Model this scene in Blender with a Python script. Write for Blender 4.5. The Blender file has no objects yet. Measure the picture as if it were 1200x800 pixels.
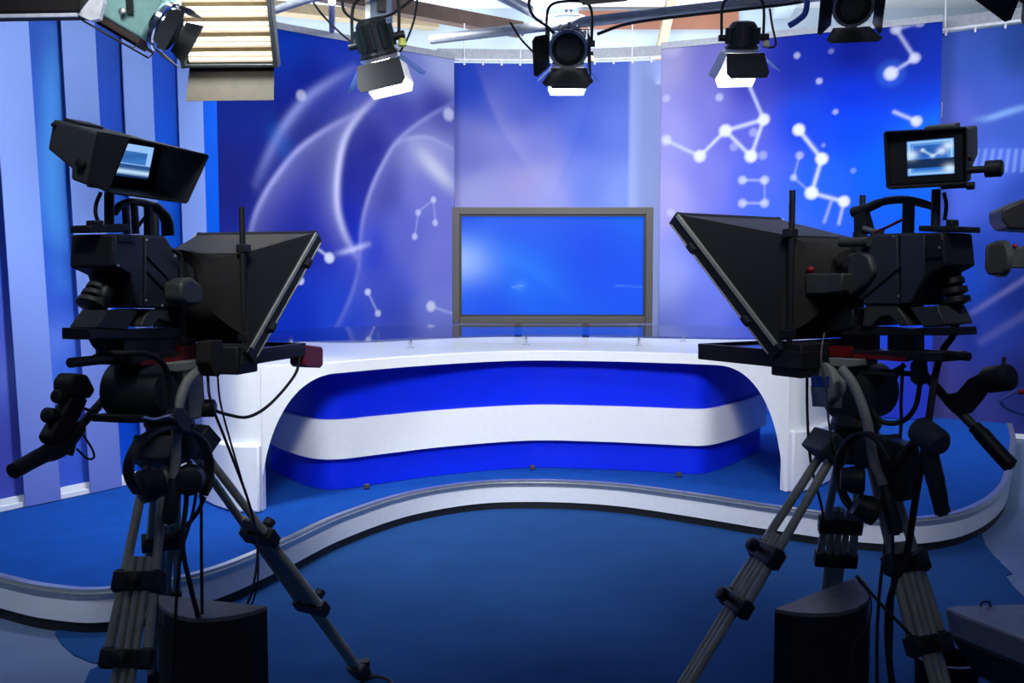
import bpy, bmesh, math, random
import numpy as np
from mathutils import Vector, Matrix
R_ = math.radians
rnd = random.Random(4)
C = bpy.context.scene.collection
V = Vector

# ------------------------------------------------------------------ camera
FPX, EYE = 1100.0, 1.48
PITCH = math.atan(75 / 1100)
cp, sp = math.cos(PITCH), math.sin(PITCH)
cam = bpy.data.objects.new('camera', bpy.data.cameras.new('camera'))
C.objects.link(cam)
cam.location = (0, 0, EYE)
cam.rotation_euler = (math.pi / 2 - PITCH, 0, 0)
cam.data.sensor_width = 36
cam.data.lens = 36 * FPX / 1200
cam.data.clip_start = .05
bpy.context.scene.camera = cam


def ray(x, y):
    a, b = (x - 600) / FPX, (400 - y) / FPX
    return V((a, cp + b * sp, -sp + b * cp))


def at_z(x, y, z):
    d = ray(x, y)
    return V((0, 0, EYE)) + d * ((z - EYE) / d.z)


def at(x, y, Y):
    d = ray(x, y)
    return V((0, 0, EYE)) + d * (Y / d.y)


class Rig:
    """A vertical frame on the floor: u along its heading, w across it (towards the room's middle), z up."""
    def __init__(s, O, a, m):
        s.O = V((O[0], O[1], 0)); s.u = V((math.sin(a), math.cos(a), 0)); s.w = V((m * math.cos(a), -m * math.sin(a), 0))

    def __call__(s, u, w, z):
        return s.O + s.u * u + s.w * w + V((0, 0, z))

    def p(s, x, y, w):
        d = ray(x, y)
        t = (w + s.O.dot(s.w)) / (d.x * s.w.x + d.y * s.w.y)
        return V((0, 0, EYE)) + d * t


# ------------------------------------------------------------------ materials
def lin(c):
    return tuple(((v / 255) / 12.92 if v <= 10 else (((v / 255) + .055) / 1.055) ** 2.4) for v in c)


def mat(name, col, rough=.5, metal=0., var=.12, scale=30., bump=0., emit=0., coat=0., spec=.5, trans=0., alpha=1., ior=1.45):
    m = bpy.data.materials.new(name); m.use_nodes = True
    nt = m.node_tree; b = nt.nodes['Principled BSDF']
    b.inputs['Roughness'].default_value = rough; b.inputs['Metallic'].default_value = metal
    b.inputs['Coat Weight'].default_value = coat; b.inputs['Specular IOR Level'].default_value = spec
    b.inputs['Transmission Weight'].default_value = trans; b.inputs['Alpha'].default_value = alpha
    b.inputs['IOR'].default_value = ior
    tc = nt.nodes.new('ShaderNodeTexCoord'); nz = nt.nodes.new('ShaderNodeTexNoise')
    nz.inputs['Scale'].default_value = scale; nz.inputs['Detail'].default_value = 4
    nt.links.new(tc.outputs['Object'], nz.inputs['Vector'])
    rp = nt.nodes.new('ShaderNodeValToRGB')
    rp.color_ramp.elements[0].position = .3; rp.color_ramp.elements[1].position = .7
    rp.color_ramp.elements[0].color = tuple(c * (1 - var) for c in col) + (1,)
    rp.color_ramp.elements[1].color = tuple(min(1, c * (1 + var)) for c in col) + (1,)
    nt.links.new(nz.outputs['Fac'], rp.inputs['Fac']); nt.links.new(rp.outputs['Color'], b.inputs['Base Color'])
    if bump:
        bp = nt.nodes.new('ShaderNodeBump'); bp.inputs['Strength'].default_value = bump; bp.inputs['Distance'].default_value = .01
        nt.links.new(nz.outputs['Fac'], bp.inputs['Height']); nt.links.new(bp.outputs['Normal'], b.inputs['Normal'])
    if emit:
        nt.links.new(rp.outputs['Color'], b.inputs['Emission Color']); b.inputs['Emission Strength'].default_value = emit
    return m


def print_mat(name, rough=.5, emit=0., spec=.35):
    m = bpy.data.materials.new(name); m.use_nodes = True
    nt = m.node_tree; b = nt.nodes['Principled BSDF']
    a = nt.nodes.new('ShaderNodeAttribute'); a.attribute_name = 'print'
    b.inputs['Roughness'].default_value = rough; b.inputs['Specular IOR Level'].default_value = spec
    if emit:
        b.inputs['Base Color'].default_value = (.01, .01, .01, 1)
        nt.links.new(a.outputs['Color'], b.inputs['Emission Color']); b.inputs['Emission Strength'].default_value = emit
    else:
        nt.links.new(a.outputs['Color'], b.inputs['Base Color'])
    return m


M = {}
M['black'] = mat('black_plastic', (.012, .013, .016), .45)
M['matte'] = mat('matte_black_panel', (.010, .011, .013), .6, scale=60)
M['cam'] = mat('camera_grey_paint', (.032, .039, .058), .5, scale=120, bump=.05)
M['hood'] = mat('hood_black_leatherette', (.014, .014, .016), .5, scale=220, bump=.15)
M['cloth'] = mat('black_shroud_cloth', (.016, .015, .014), .95, scale=25, bump=.3)
M['vf'] = mat('viewfinder_charcoal', (.035, .04, .045), .5, scale=150, bump=.05)
M['tube'] = mat('tripod_tube_grey', (.36, .37, .29), .4, .15)
M['tubed'] = mat('tripod_tube_dark', (.06, .065, .06), .45, .2)
M['alu'] = mat('brushed_aluminium', (.62, .63, .62), .3, .85, var=.08)
M['chrome'] = mat('chrome', (.8, .82, .85), .12, 1.)
M['palegrey'] = mat('pale_grey_casting', (.30, .32, .29), .5)
M['headgreen'] = mat('dark_green_casting', (.018, .026, .024), .5)
M['red'] = mat('red_anodised', (.20, .008, .012), .4)
M['redl'] = mat('red_lens_plastic', (.22, .010, .022), .4)
M['cable'] = mat('black_cable_rubber', (.012, .012, .016), .55)
M['bluecab'] = mat('blue_cable', (.02, .06, .35), .45)
M['white'] = mat('white_lacquer', (.80, .81, .83), .22, var=.02, coat=.3)
M['whitem'] = mat('white_board', (.72, .74, .80), .5, var=.03)
M['bluep'] = mat('blue_laminate', (.004, .022, .72), .3, var=.04, scale=8, spec=.4)
M['deck'] = mat('blue_stage_carpet', (.004, .060, .31), .9, var=.10, scale=9, bump=.1, spec=.15)
M['carpet'] = mat('blue_floor_carpet', (.014, .062, .205), .95, var=.07, scale=5, bump=.15, spec=.1)
M['vinyl'] = mat('grey_vinyl_floor', (.11, .16, .28), .6, var=.12, scale=4)
M['kick'] = mat('black_kick_board', (.008, .009, .012), .5)


def glass_mat(name, tint, ior=1.5):
    m = bpy.data.materials.new(name); m.use_nodes = True
    nt = m.node_tree; nt.nodes.remove(nt.nodes['Principled BSDF'])
    tr = nt.nodes.new('ShaderNodeBsdfTransparent'); tr.inputs[0].default_value = tint + (1,)
    gl = nt.nodes.new('ShaderNodeBsdfGlossy'); gl.inputs['Roughness'].default_value = .02
    lw_ = nt.nodes.new('ShaderNodeLayerWeight'); lw_.inputs['Blend'].default_value = .5
    pw_ = nt.nodes.new('ShaderNodeMath'); pw_.operation = 'POWER'; pw_.inputs[1].default_value = 5
    fr = nt.nodes.new('ShaderNodeMath'); fr.operation = 'MULTIPLY_ADD'; fr.inputs[1].default_value = .94; fr.inputs[2].default_value = .04
    nt.links.new(lw_.outputs['Facing'], pw_.inputs[0]); nt.links.new(pw_.outputs[0], fr.inputs[0])
    mx = nt.nodes.new('ShaderNodeMixShader')
    nt.links.new(fr.outputs[0], mx.inputs[0]); nt.links.new(tr.outputs[0], mx.inputs[1]); nt.links.new(gl.outputs[0], mx.inputs[2])
    nt.links.new(mx.outputs[0], nt.nodes['Material Output'].inputs['Surface'])
    return m


M['glass'] = glass_mat('clear_glass', (.93, .96, .98))
M['bezel'] = mat('grey_bezel', (.06, .055, .052), .45, .3, var=.03)
M['ceil'] = mat('white_ceiling_sheet', (.82, .85, .88), .8, var=.05, scale=1.5)
M['wall'] = mat('pale_blue_wall', (.45, .55, .66), .8, var=.05, scale=2)
M['timber'] = mat('brown_timber', (.06, .035, .03), .7, var=.2, scale=6)
M['brick'] = mat('orange_brown_board', (.28, .12, .075), .7, var=.1, scale=4)
M['pipe'] = mat('grey_pipe_paint', (.36, .38, .42), .45, .3)
M['teal'] = mat('teal_lamp_housing', (.27, .50, .46), .45)
M['olive'] = mat('olive_lamp_door', (.060, .050, .032), .7)
M['fixt'] = mat('lamp_black_metal', (.02, .023, .025), .4, .3)
M['fin'] = mat('lamp_fin_green_grey', (.03, .05, .055), .35, .4)
M['flap'] = mat('lamp_flap_blue', (.02, .10, .42), .5)
M['flaplit'] = mat('lamp_flap_lit', (.55, .56, .58), .5)  # far barn door: lamplight on its inner face put into a pale colour
M['lens'] = mat('fresnel_lens', (.05, .052, .045), .12, spec=.8, var=.3, scale=80)
M['lamp'] = mat('lamp_glow', (1., .97, .92), .4, emit=22., var=0)
M['fluor'] = mat('fluorescent_tube', (.62, .54, .39), .5, emit=.80, var=.02)
M['reflector'] = mat('cream_reflector', (.34, .27, .17), .4)
M['yellow'] = mat('cream_plug', (.75, .72, .45), .5)
M['yelgreen'] = mat('yellow_knob', (.65, .70, .12), .5)
M['softw'] = mat('white_softbox_cloth', (.85, .86, .88), .8)
M['greytop'] = mat('grey_console_laminate', (.22, .25, .28), .45)
M['greymid'] = mat('grey_cabinet_top', (.15, .155, .155), .5)
M['print'] = print_mat('printed_backdrop', .8, spec=.08)
M['screen'] = print_mat('lit_screen', .2, 1.0, spec=.12)
M['darkscreen'] = mat('dark_monitor_glass', (.015, .03, .07), .12)


# ------------------------------------------------------------------ mesh builder
LOC = {}


class MB:
    def __init__(s):
        s.v = []; s.f = []; s.cut = []

    def add(s, vs, fs):
        o = len(s.v); s.cut.append((o, len(s.f))); s.v += [V(p) for p in vs]; s.f += [tuple(i + o for i in f) for f in fs]; return s

    def prism(s, A, B):
        n = len(A)
        return s.add(list(A) + list(B), [tuple(range(n))[::-1], tuple(range(n, 2 * n))] + [(i, (i + 1) % n, n + (i + 1) % n, n + i) for i in range(n)])

    def box(s, c, sz, ax=None):
        x, y, z = ax if ax else (V((1, 0, 0)), V((0, 1, 0)), V((0, 0, 1)))
        c = V(c); a, b, d = sz[0] / 2, sz[1] / 2, sz[2] / 2
        lo = [c + x * i * a + y * j * b - z * d for i, j in ((-1, -1), (1, -1), (1, 1), (-1, 1))]
        return s.prism(lo, [p + z * 2 * d for p in lo])

    def bar(s, p0, p1, wd, ht, up=V((0, 0, 1))):
        p0, p1 = V(p0), V(p1); d = (p1 - p0); L = d.length; d.normalize()
        r = d.cross(up)
        if r.length < 1e-4: r = d.cross(V((0, 1, 0)))
        r.normalize(); t = r.cross(d)
        return s.box((p0 + p1) / 2, (L, wd, ht), (d, r, t))

    def rings(s, rs, cap=True):
        n = len(rs[0]); o = len(s.v); s.cut.append((o, len(s.f)))
        for r in rs: s.v += [V(p) for p in r]
        for k in range(len(rs) - 1):
            for i in range(n):
                j = (i + 1) % n
                s.f.append((o + k * n + i, o + k * n + j, o + (k + 1) * n + j, o + (k + 1) * n + i))
        if cap:
            s.f.append(tuple(o + i for i in range(n))[::-1]); s.f.append(tuple(o + (len(rs) - 1) * n + i for i in range(n)))
        return s

    def tube(s, pts, r, n=10, smooth=0):
        pts = [V(p) for p in pts]
        if smooth: pts = spline(pts, smooth)
        m = len(pts); rs = []
        rad = r if isinstance(r, (list, tuple)) else [r] * m
        if len(rad) != m: rad = [rad[min(len(rad) - 1, int(i * len(rad) / m))] for i in range(m)]
        prev = None
        for i, p in enumerate(pts):
            d = (pts[min(i + 1, m - 1)] - pts[max(i - 1, 0)]).normalized()
            if prev is None:
                a = d.cross(V((0, 0, 1)))
                if a.length < 1e-3: a = d.cross(V((0, 1, 0)))
            else:
                a = prev - d * prev.dot(d)
            a.normalize(); prev = a; b = d.cross(a)
            rs.append([p + (a * math.cos(t) + b * math.sin(t)) * rad[i] for t in (2 * math.pi * k / n for k in range(n))])
        return s.rings(rs)

    def lathe(s, o, axis, prof, n=24):
        o = V(o); d = V(axis).normalized(); a = d.cross(V((0, 0, 1)))
        if a.length < 1e-3: a = V((1, 0, 0))
        a.normalize(); b = d.cross(a)
        return s.rings([[o + d * t + (a * math.cos(q) + b * math.sin(q)) * max(r, 1e-4) for q in (2 * math.pi * k / n for k in range(n))] for t, r in prof])

    def ball(s, c, r, axis=(0, 0, 1), sq=1., n=16):
        return s.lathe(c, axis, [(-math.cos(math.pi * k / 10) * r * sq, math.sin(math.pi * k / 10) * r) for k in range(11)], n)

    def each(s, name, m, parent=None, **kw):
        """Every piece added so far becomes an object of its own."""
        out = []; c = s.cut + [(len(s.v), len(s.f))]
        for (v0, f0), (v1, f1) in zip(c, c[1:]):
            b = MB(); b.v = s.v[v0:v1]; b.f = [tuple(i - v0 for i in f) for f in s.f[f0:f1]]
            out.append(b.build(name, m, parent, **kw))
        return out

    def build(s, name, m, parent=None, bevel=0., smooth=True, seg=2):
        loc = V((0, 0, 0)) if parent is None else LOC[parent.name]
        me = bpy.data.meshes.new(name)
        me.from_pydata([tuple(p - loc) for p in s.v], [], s.f)
        bm = bmesh.new(); bm.from_mesh(me); bmesh.ops.recalc_face_normals(bm, faces=bm.faces); bm.to_mesh(me); bm.free()
        if smooth:
            me.polygons.foreach_set('use_smooth', [True] * len(me.polygons)); me.set_sharp_from_angle(angle=R_(38))
        me.materials.append(M[m] if isinstance(m, str) else m)
        o = bpy.data.objects.new(name, me); C.objects.link(o)
        if parent is not None: o.parent = parent
        LOC[o.name] = loc
        if bevel:
            b = o.modifiers.new('bevel', 'BEVEL'); b.width = bevel; b.segments = seg; b.limit_method = 'ANGLE'; b.angle_limit = R_(40)
        return o


def spline(pts, k=6):
    out = []
    P = [pts[0] * 2 - pts[1]] + list(pts) + [pts[-1] * 2 - pts[-2]]
    for i in range(1, len(P) - 2):
        a, b, c, d = P[i - 1], P[i], P[i + 1], P[i + 2]
        for j in range(k):
            t = j / k
            out.append(.5 * ((2 * b) + (c - a) * t + (2 * a - 5 * b + 4 * c - d) * t * t + (3 * b - a - 3 * c + d) * t ** 3))
    out.append(pts[-1].copy())
    return out


def thing(name, label, cat, loc=(0, 0, 0), group=None):
    o = bpy.data.objects.new(name, None); C.objects.link(o); o.location = loc; o.empty_display_size = .05
    o['label'] = label; o['category'] = cat
    if group: o['group'] = group
    LOC[o.name] = V(loc)
    return o


def tag(o, label, cat, group=None, kind=None):
    o['label'] = label; o['category'] = cat
    if group: o['group'] = group
    if kind: o['kind'] = kind
    return o


def structure(o, label=None, cat=None):
    o['kind'] = 'structure'
    if label: o['label'] = label; o['category'] = cat
    return o


def flat(pts, z):
    return [V((p[0], p[1], z)) for p in pts]


def offset(poly, d):
    """Move an open plan polyline sideways (left of its direction) by d."""
    n = len(poly); out = []
    for i, p in enumerate(poly):
        t = (poly[min(i + 1, n - 1)] - poly[max(i - 1, 0)]); t = V((t.x, t.y)).normalized()
        out.append(V((p.x - t.y * d, p.y + t.x * d)))
    return out


def sp2(pts, k=8):
    return [V((p.x, p.y)) for p in spline([V((a, b, 0)) for a, b in pts], k)]


def strip(mb, plan, z0, z1, th):
    """A standing band: plan polyline, from z0 to z1 (numbers or lists), th thick to the left of the plan."""
    n = len(plan); back = offset(plan, th)
    za = z0 if isinstance(z0, (list, tuple)) else [z0] * n
    zb = z1 if isinstance(z1, (list, tuple)) else [z1] * n
    mb.rings([[V((plan[i].x, plan[i].y, za[i])), V((plan[i].x, plan[i].y, zb[i])), V((back[i].x, back[i].y, zb[i])), V((back[i].x, back[i].y, za[i]))] for i in range(n)])
    return mb


# ------------------------------------------------------------------ the room
structure(MB().box((.5, 4.8, -.05), (13, 14, .1)).build('floor', 'vinyl', smooth=False))
structure(MB().box((.5, 4.8, 4.75), (13, 14, .1)).build('ceiling', 'ceil', smooth=False))
structure(MB().box((.5, 11.55, 2.35), (13, .1, 4.7)).build('wall_back', 'wall', smooth=False))
structure(MB().box((-5.95, 4.8, 2.35), (.1, 14, 4.7)).build('wall_left', 'wall', smooth=False))
structure(MB().box((6.95, 4.8, 2.35), (.1, 14, 4.7)).build('wall_right', 'wall', smooth=False))
structure(MB().box((.5, -2.15, 2.35), (13, .1, 4.7)).build('wall_front', 'wall', smooth=False))
structure(MB().box((1.75, 11.46, 4.55), (1.9, .08, .2)).build('trim_1', 'brick', smooth=False))
# ceiling joists and the sheet seams seen above the backdrops
structure(MB().bar((-2.6, 9.5, 4.42), (.1, 11.4, 4.42), .14, .16).build('beam_1', 'timber', smooth=False))
structure(MB().bar((-4.2, 10.2, 4.5), (-.9, 11.45, 4.5), .2, .12).build('beam_2', 'reflector', smooth=False))
structure(MB().bar((1.62, 9.2, 4.55), (1.75, 11.4, 4.1), .10, .10).build('beam_3', 'reflector', smooth=False))
structure(MB().bar((2.6, 7.5, 4.6), (3.2, 11.4, 4.6), .2, .1).build('beam_4', 'wall', smooth=False))

# carpet laid on the grey floor, with its ragged cut edges
car = [(-1.56, 1.2), (-1.562, 3.342), (-1.59, 3.44), (-1.565, 3.5), (-1.62, 3.52), (-1.72, 3.59), (-1.82, 3.7), (-1.90, 3.81), (-1.95, 4.3), (0, 6.2), (2, 5.6), (2.72, 5.35), (2.614, 5.091), (2.56, 4.9), (2.545, 4.80),
       (2.533, 4.781), (2.50, 4.6), (2.45, 4.57), (2.40, 4.40), (2.36, 4.2), (2.30, 4.1), (2.253, 4.0), (2.25, 1.2)]
structure(MB().prism(flat(car, 0.0), flat(car, .006)).build('floor_carpet', 'carpet', smooth=False), 'large blue carpet sheet with ragged cut edges lying before the stage', 'carpet')

# ------------------------------------------------------------------ stage platform
ZP = .19
rim = sp2([(-3.15, 4.75), (-2.75, 4.3), (-2.21, 3.974), (-1.923, 3.839), (-1.665, 3.818), (-1.349, 4.044), (-1.126, 4.511), (-.93, 5.04), (-.621, 5.55), (-.215, 5.852), (.217, 5.902), (.641, 5.803),
           (1.026, 5.569), (1.453, 5.251), (1.847, 5.003), (2.201, 4.967), (2.586, 5.192), (3.04, 5.731), (3.518, 6.543), (4.0, 7.4), (4.423, 8.249)], 8)
back = [V((3.9, 8.62)), V((3.4, 9.05)), V((2.7, 9.5)), (V((1.6, 10.3))), V((-.7, 10.4)), V((-2.4, 9.2)), V((-3.4, 7.2)), V((-3.4, 5.2))]
stage = thing('stage_platform', 'low curved blue carpeted stage with white fascia and metal nosing', 'stage', (.6, 7, 0))
out = rim + back
inn = offset(rim, .030) + back
MB().prism(flat(inn, .02), flat(inn, ZP - .002)).build('deck', 'deck', stage, smooth=False)
strip(MB(), offset(rim, .000), .052, ZP - .032, .012).build('fascia', 'whitem', stage)
strip(MB(), offset(rim, .012), .0, .068, .017).build('kick_board', 'kick', stage)
nos = MB()
strip(nos, offset(rim, -.006), ZP - .036, ZP - .018, .03)
strip(nos, offset(rim, -.012), ZP - .018, ZP - .012, .03)
strip(nos, offset(rim, -.004), ZP - .012, ZP + .004, .035)
nos.build('nosing', 'alu', stage)

# ------------------------------------------------------------------ printed backdrops
DC = .0080            # metres of print per photo pixel, for dot and line sizes


class Panel:
    def __init__(s, plan):
        s.P = plan; s.S = [0]
        for a, b in zip(plan, plan[1:]): s.S.append(s.S[-1] + (b - a).length)

    def sz(s, x, y):
        d = ray(x, y); a = d.x / d.y
        best = None
        n = len(s.P) - 1
        for i in range(n):
            p, q = s.P[i], s.P[i + 1]; e = q - p
            den = e.x - a * e.y
            if abs(den) < 1e-9: continue
            t = (a * p.y - p.x) / den
            if (t >= 0 or i == 0) and (t <= 1 or i == n - 1):
                Y = p.y + t * e.y
                best = (s.S[i] + t * e.length, EYE + d.z / d.y * Y); break
        return best


def seg_d(S, Z, a, b):
    ax, ay = a; bx, by = b; dx, dy = bx - ax, by - ay
    t = np.clip(((S - ax) * dx + (Z - ay) * dy) / (dx * dx + dy * dy + 1e-12), 0, 1)
    return np.hypot(S - ax - t * dx, Z - ay - t * dy)


def gradient(pan, S, Z, samples, pw=4.6):
    num = np.zeros(S.shape + (3,)); den = np.zeros(S.shape)
    for x, y, c in samples:
        s, z = pan.sz(x, y)
        w = 1 / (((S - s) ** 2 + (Z - z) ** 2 + .05) ** (pw / 2))
        num += w[..., None] * np.array(lin(c)); den += w
    return num / den[..., None]


def mix(col, c, a):
    return col * (1 - a[..., None]) + np.array(lin(c)) * a[..., None]


def dots(pan, S, Z, col, lst, c=(225, 228, 248)):
    for x, y, r, a in lst:
        s, z = pan.sz(x, y); d = np.hypot(S - s, Z - z); r *= DC
        col = mix(col, c, a * np.clip(1.35 - .8 * (d / r) ** 2, 0, 1) * (d < 1.4 * r))
    return col


def lines(pan, S, Z, col, lst, c=(205, 212, 245)):
    for x0, y0, x1, y1, w, a in lst:
        d = seg_d(S, Z, pan.sz(x0, y0), pan.sz(x1, y1)); w *= DC
        col = mix(col, c, a * np.exp(-(d / w) ** 2))
    return col


def swoosh(pan, S, Z, col, pts, w, a, c=(190, 190, 235), w2=None):
    P = [V((*pan.sz(x, y), 0)) for x, y in pts]
    Q = spline(P, 8); n = len(Q) - 1
    best = np.full(S.shape, 1e9); tt = np.zeros(S.shape); side = np.zeros(S.shape)
    for i in range(n):
        d = seg_d(S, Z, Q[i][:2], Q[i + 1][:2]); k = d < best
        best = np.where(k, d, best); tt = np.where(k, i / n, tt)
        cr = (Q[i + 1].x - Q[i].x) * (Z - Q[i].y) - (Q[i + 1].y - Q[i].y) * (S - Q[i].x)
        side = np.where(k, cr, side)
    env = np.sin(np.clip(tt * .86 + .07, 0, 1) * math.pi) ** .9
    core = np.exp(-(best / (w * DC)) ** 2)
    if w2 and w2 > w: glow = np.where(side > 0, core, .45 * np.exp(-best / (w2 * DC)) + .55 * core)
    elif w2: glow = np.where(side > 0, .55 * np.exp(-best / (w * DC)) + .45 * core, np.exp(-(best / (w2 * DC)) ** 2))
    else: glow = core
    return mix(col, c, a * env * glow)


def panel_mesh(name, plan, z0, z1, paint, parent=None, mt='print', th=.02, k=1.0, res=.012):
    """A standing printed sheet: fine grid front with its colour print, plain back th behind."""
    pan = Panel(plan)
    L = pan.S[-1]; ns = max(8, int(L / res)); nz = max(8, int((z1 - z0) / res))
    s = np.linspace(0, L, ns + 1); z = np.linspace(z0, z1, nz + 1)
    X = np.interp(s, pan.S, [p.x for p in plan]); Y = np.interp(s, pan.S, [p.y for p in plan])
    tx = np.gradient(X); ty = np.gradient(Y); tn = np.hypot(tx, ty); tx /= tn; ty /= tn
    S, Z = np.meshgrid(s, z, indexing='ij')
    col = np.clip(paint(pan, S, Z), 0, 1) * k
    n1 = (ns + 1) * (nz + 1)
    vs = np.zeros((2 * n1, 3))
    vs[:n1, 0] = np.repeat(X, nz + 1); vs[:n1, 1] = np.repeat(Y, nz + 1); vs[:n1, 2] = Z.ravel()
    vs[n1:, 0] = np.repeat(X - ty * th, nz + 1); vs[n1:, 1] = np.repeat(Y + tx * th, nz + 1); vs[n1:, 2] = Z.ravel()
    i, j = np.meshgrid(np.arange(ns), np.arange(nz), indexing='ij')
    a = (i * (nz + 1) + j).ravel()
    F = [np.stack([a, a + nz + 1, a + nz + 2, a + 1], 1), np.stack([a + n1, a + 1 + n1, a + nz + 2 + n1, a + nz + 1 + n1], 1)]
    e = np.arange(nz); F.append(np.stack([e, e + 1, e + 1 + n1, e + n1], 1))
    e2 = e + ns * (nz + 1); F.append(np.stack([e2, e2 + n1, e2 + 1 + n1, e2 + 1], 1))
    b = np.arange(ns) * (nz + 1); F.append(np.stack([b, b + n1, b + nz + 1 + n1, b + nz + 1], 1))
    t = b + nz; F.append(np.stack([t, t + nz + 1, t + nz + 1 + n1, t + n1], 1))
    F = np.concatenate(F)
    loc = V((0, 0, 0)) if parent is None else LOC[parent.name]
    vs -= np.array(loc)
    me = bpy.data.meshes.new(name)
    me.vertices.add(2 * n1); me.vertices.foreach_set('co', vs.ravel())
    me.loops.add(F.size); me.loops.foreach_set('vertex_index', F.ravel().astype(np.int32))
    me.polygons.add(len(F)); me.polygons.foreach_set('loop_start', np.arange(0, F.size, 4, dtype=np.int32))
    me.update(calc_edges=True)
    at_ = me.color_attributes.new('print', 'FLOAT_COLOR', 'POINT')
    rgba = np.ones((2 * n1, 4)); rgba[:n1, :3] = col.reshape(-1, 3); rgba[n1:, :3] = .45
    at_.data.foreach_set('color', rgba.ravel())
    me.materials.append(M[mt])
    o = bpy.data.objects.new(name, me); C.objects.link(o)
    if parent is not None: o.parent = parent
    LOC[o.name] = loc
    return o


ALB = .80     # print reflectance scale
TOP = 3.78


# --- wall behind the fabric strips (left)
def paint_stripes(pan, S, Z):
    col = gradient(pan, S, Z, [(50, 60, (50, 85, 175)), (50, 130, (48, 92, 195)), (60, 200, (66, 122, 226)), (60, 320, (55, 98, 216)), (60, 430, (72, 120, 228)), (80, 520, (70, 105, 220)),
                               (125, 60, (45, 80, 170)), (125, 130, (45, 85, 195)), (120, 250, (60, 120, 230)), (125, 400, (40, 95, 225)), (140, 500, (5, 85, 225)), (190, 100, (42, 84, 200)), (190, 160, (25, 90, 215)),
                               (190, 300, (15, 95, 225)), (190, 520, (10, 95, 230)), (250, 60, (20, 70, 190)), (250, 150, (10, 88, 212)), (250, 240, (2, 95, 226)), (250, 420, (10, 95, 225)), (5, 420, (85, 95, 200)), (5, 520, (75, 80, 180)), (0, 150, (90, 120, 200))])
    col = swoosh(pan, S, Z, col, [(64, 40), (62, 100), (62, 180), (66, 260), (74, 330)], 9, .75, (90, 170, 248))
    col = swoosh(pan, S, Z, col, [(-20, 470), (20, 430), (60, 400), (110, 395), (180, 420)], 14, .35, (130, 160, 245))
    col = swoosh(pan, S, Z, col, [(40, 290), (70, 300), (100, 330), (130, 380)], 8, .4, (35, 70, 190))
    return col


wl = sp2([(-3.06, 4.72), (-2.852, 5.153), (-2.565, 5.60), (-2.305, 6.08), (-2.116, 6.42), (-2.035, 6.57)], 6)
sb = thing('striped_backdrop', 'tall blue printed wall at the left of the set, behind pale hanging fabric strips', 'backdrop', (-2.5, 5.8, ZP))
panel_mesh('printed_sheet', wl, ZP, 3.9, paint_stripes, sb, k=ALB)
structure(strip(MB(), offset(wl, -.004), ZP + .002, ZP + .06, -.02).build('baseboard_left', 'whitem', smooth=False))
structure(strip(MB(), offset(wl, -.03), ZP + .002, ZP + .028, -.03).build('trim_2', 'whitem', smooth=False))


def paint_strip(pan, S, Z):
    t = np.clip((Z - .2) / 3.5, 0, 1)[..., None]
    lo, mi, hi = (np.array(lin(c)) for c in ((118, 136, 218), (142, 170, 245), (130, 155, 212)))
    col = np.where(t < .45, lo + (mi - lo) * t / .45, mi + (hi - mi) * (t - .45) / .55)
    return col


def wall_at(x, y, off):
    pan = Panel(offset(wl, -off)); s, z = pan.sz(x, y)
    return V((np.interp(s, pan.S, [p.x for p in pan.P]), np.interp(s, pan.S, [p.y for p in pan.P]), z))


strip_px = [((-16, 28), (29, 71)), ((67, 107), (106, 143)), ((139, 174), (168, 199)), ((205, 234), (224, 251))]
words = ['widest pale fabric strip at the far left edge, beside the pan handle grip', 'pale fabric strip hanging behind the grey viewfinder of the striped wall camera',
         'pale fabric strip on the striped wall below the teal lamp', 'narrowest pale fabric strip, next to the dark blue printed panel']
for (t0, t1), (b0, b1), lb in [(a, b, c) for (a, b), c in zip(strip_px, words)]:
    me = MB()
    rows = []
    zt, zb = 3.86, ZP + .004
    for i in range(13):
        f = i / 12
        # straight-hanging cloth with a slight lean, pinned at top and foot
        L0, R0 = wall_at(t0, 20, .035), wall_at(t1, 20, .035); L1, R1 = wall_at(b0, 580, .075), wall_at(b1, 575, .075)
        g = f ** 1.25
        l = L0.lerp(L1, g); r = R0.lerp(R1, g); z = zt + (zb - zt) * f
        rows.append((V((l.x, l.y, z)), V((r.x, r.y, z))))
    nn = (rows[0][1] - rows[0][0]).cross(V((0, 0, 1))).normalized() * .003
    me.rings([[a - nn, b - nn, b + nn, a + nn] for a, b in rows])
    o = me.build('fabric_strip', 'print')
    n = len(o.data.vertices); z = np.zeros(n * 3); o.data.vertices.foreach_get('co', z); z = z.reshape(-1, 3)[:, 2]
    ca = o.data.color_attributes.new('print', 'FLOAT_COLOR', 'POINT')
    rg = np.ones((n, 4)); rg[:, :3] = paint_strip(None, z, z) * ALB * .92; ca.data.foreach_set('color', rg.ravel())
    tag(o, lb, 'fabric strip', 'pale strips hung on the striped wall')


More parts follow.
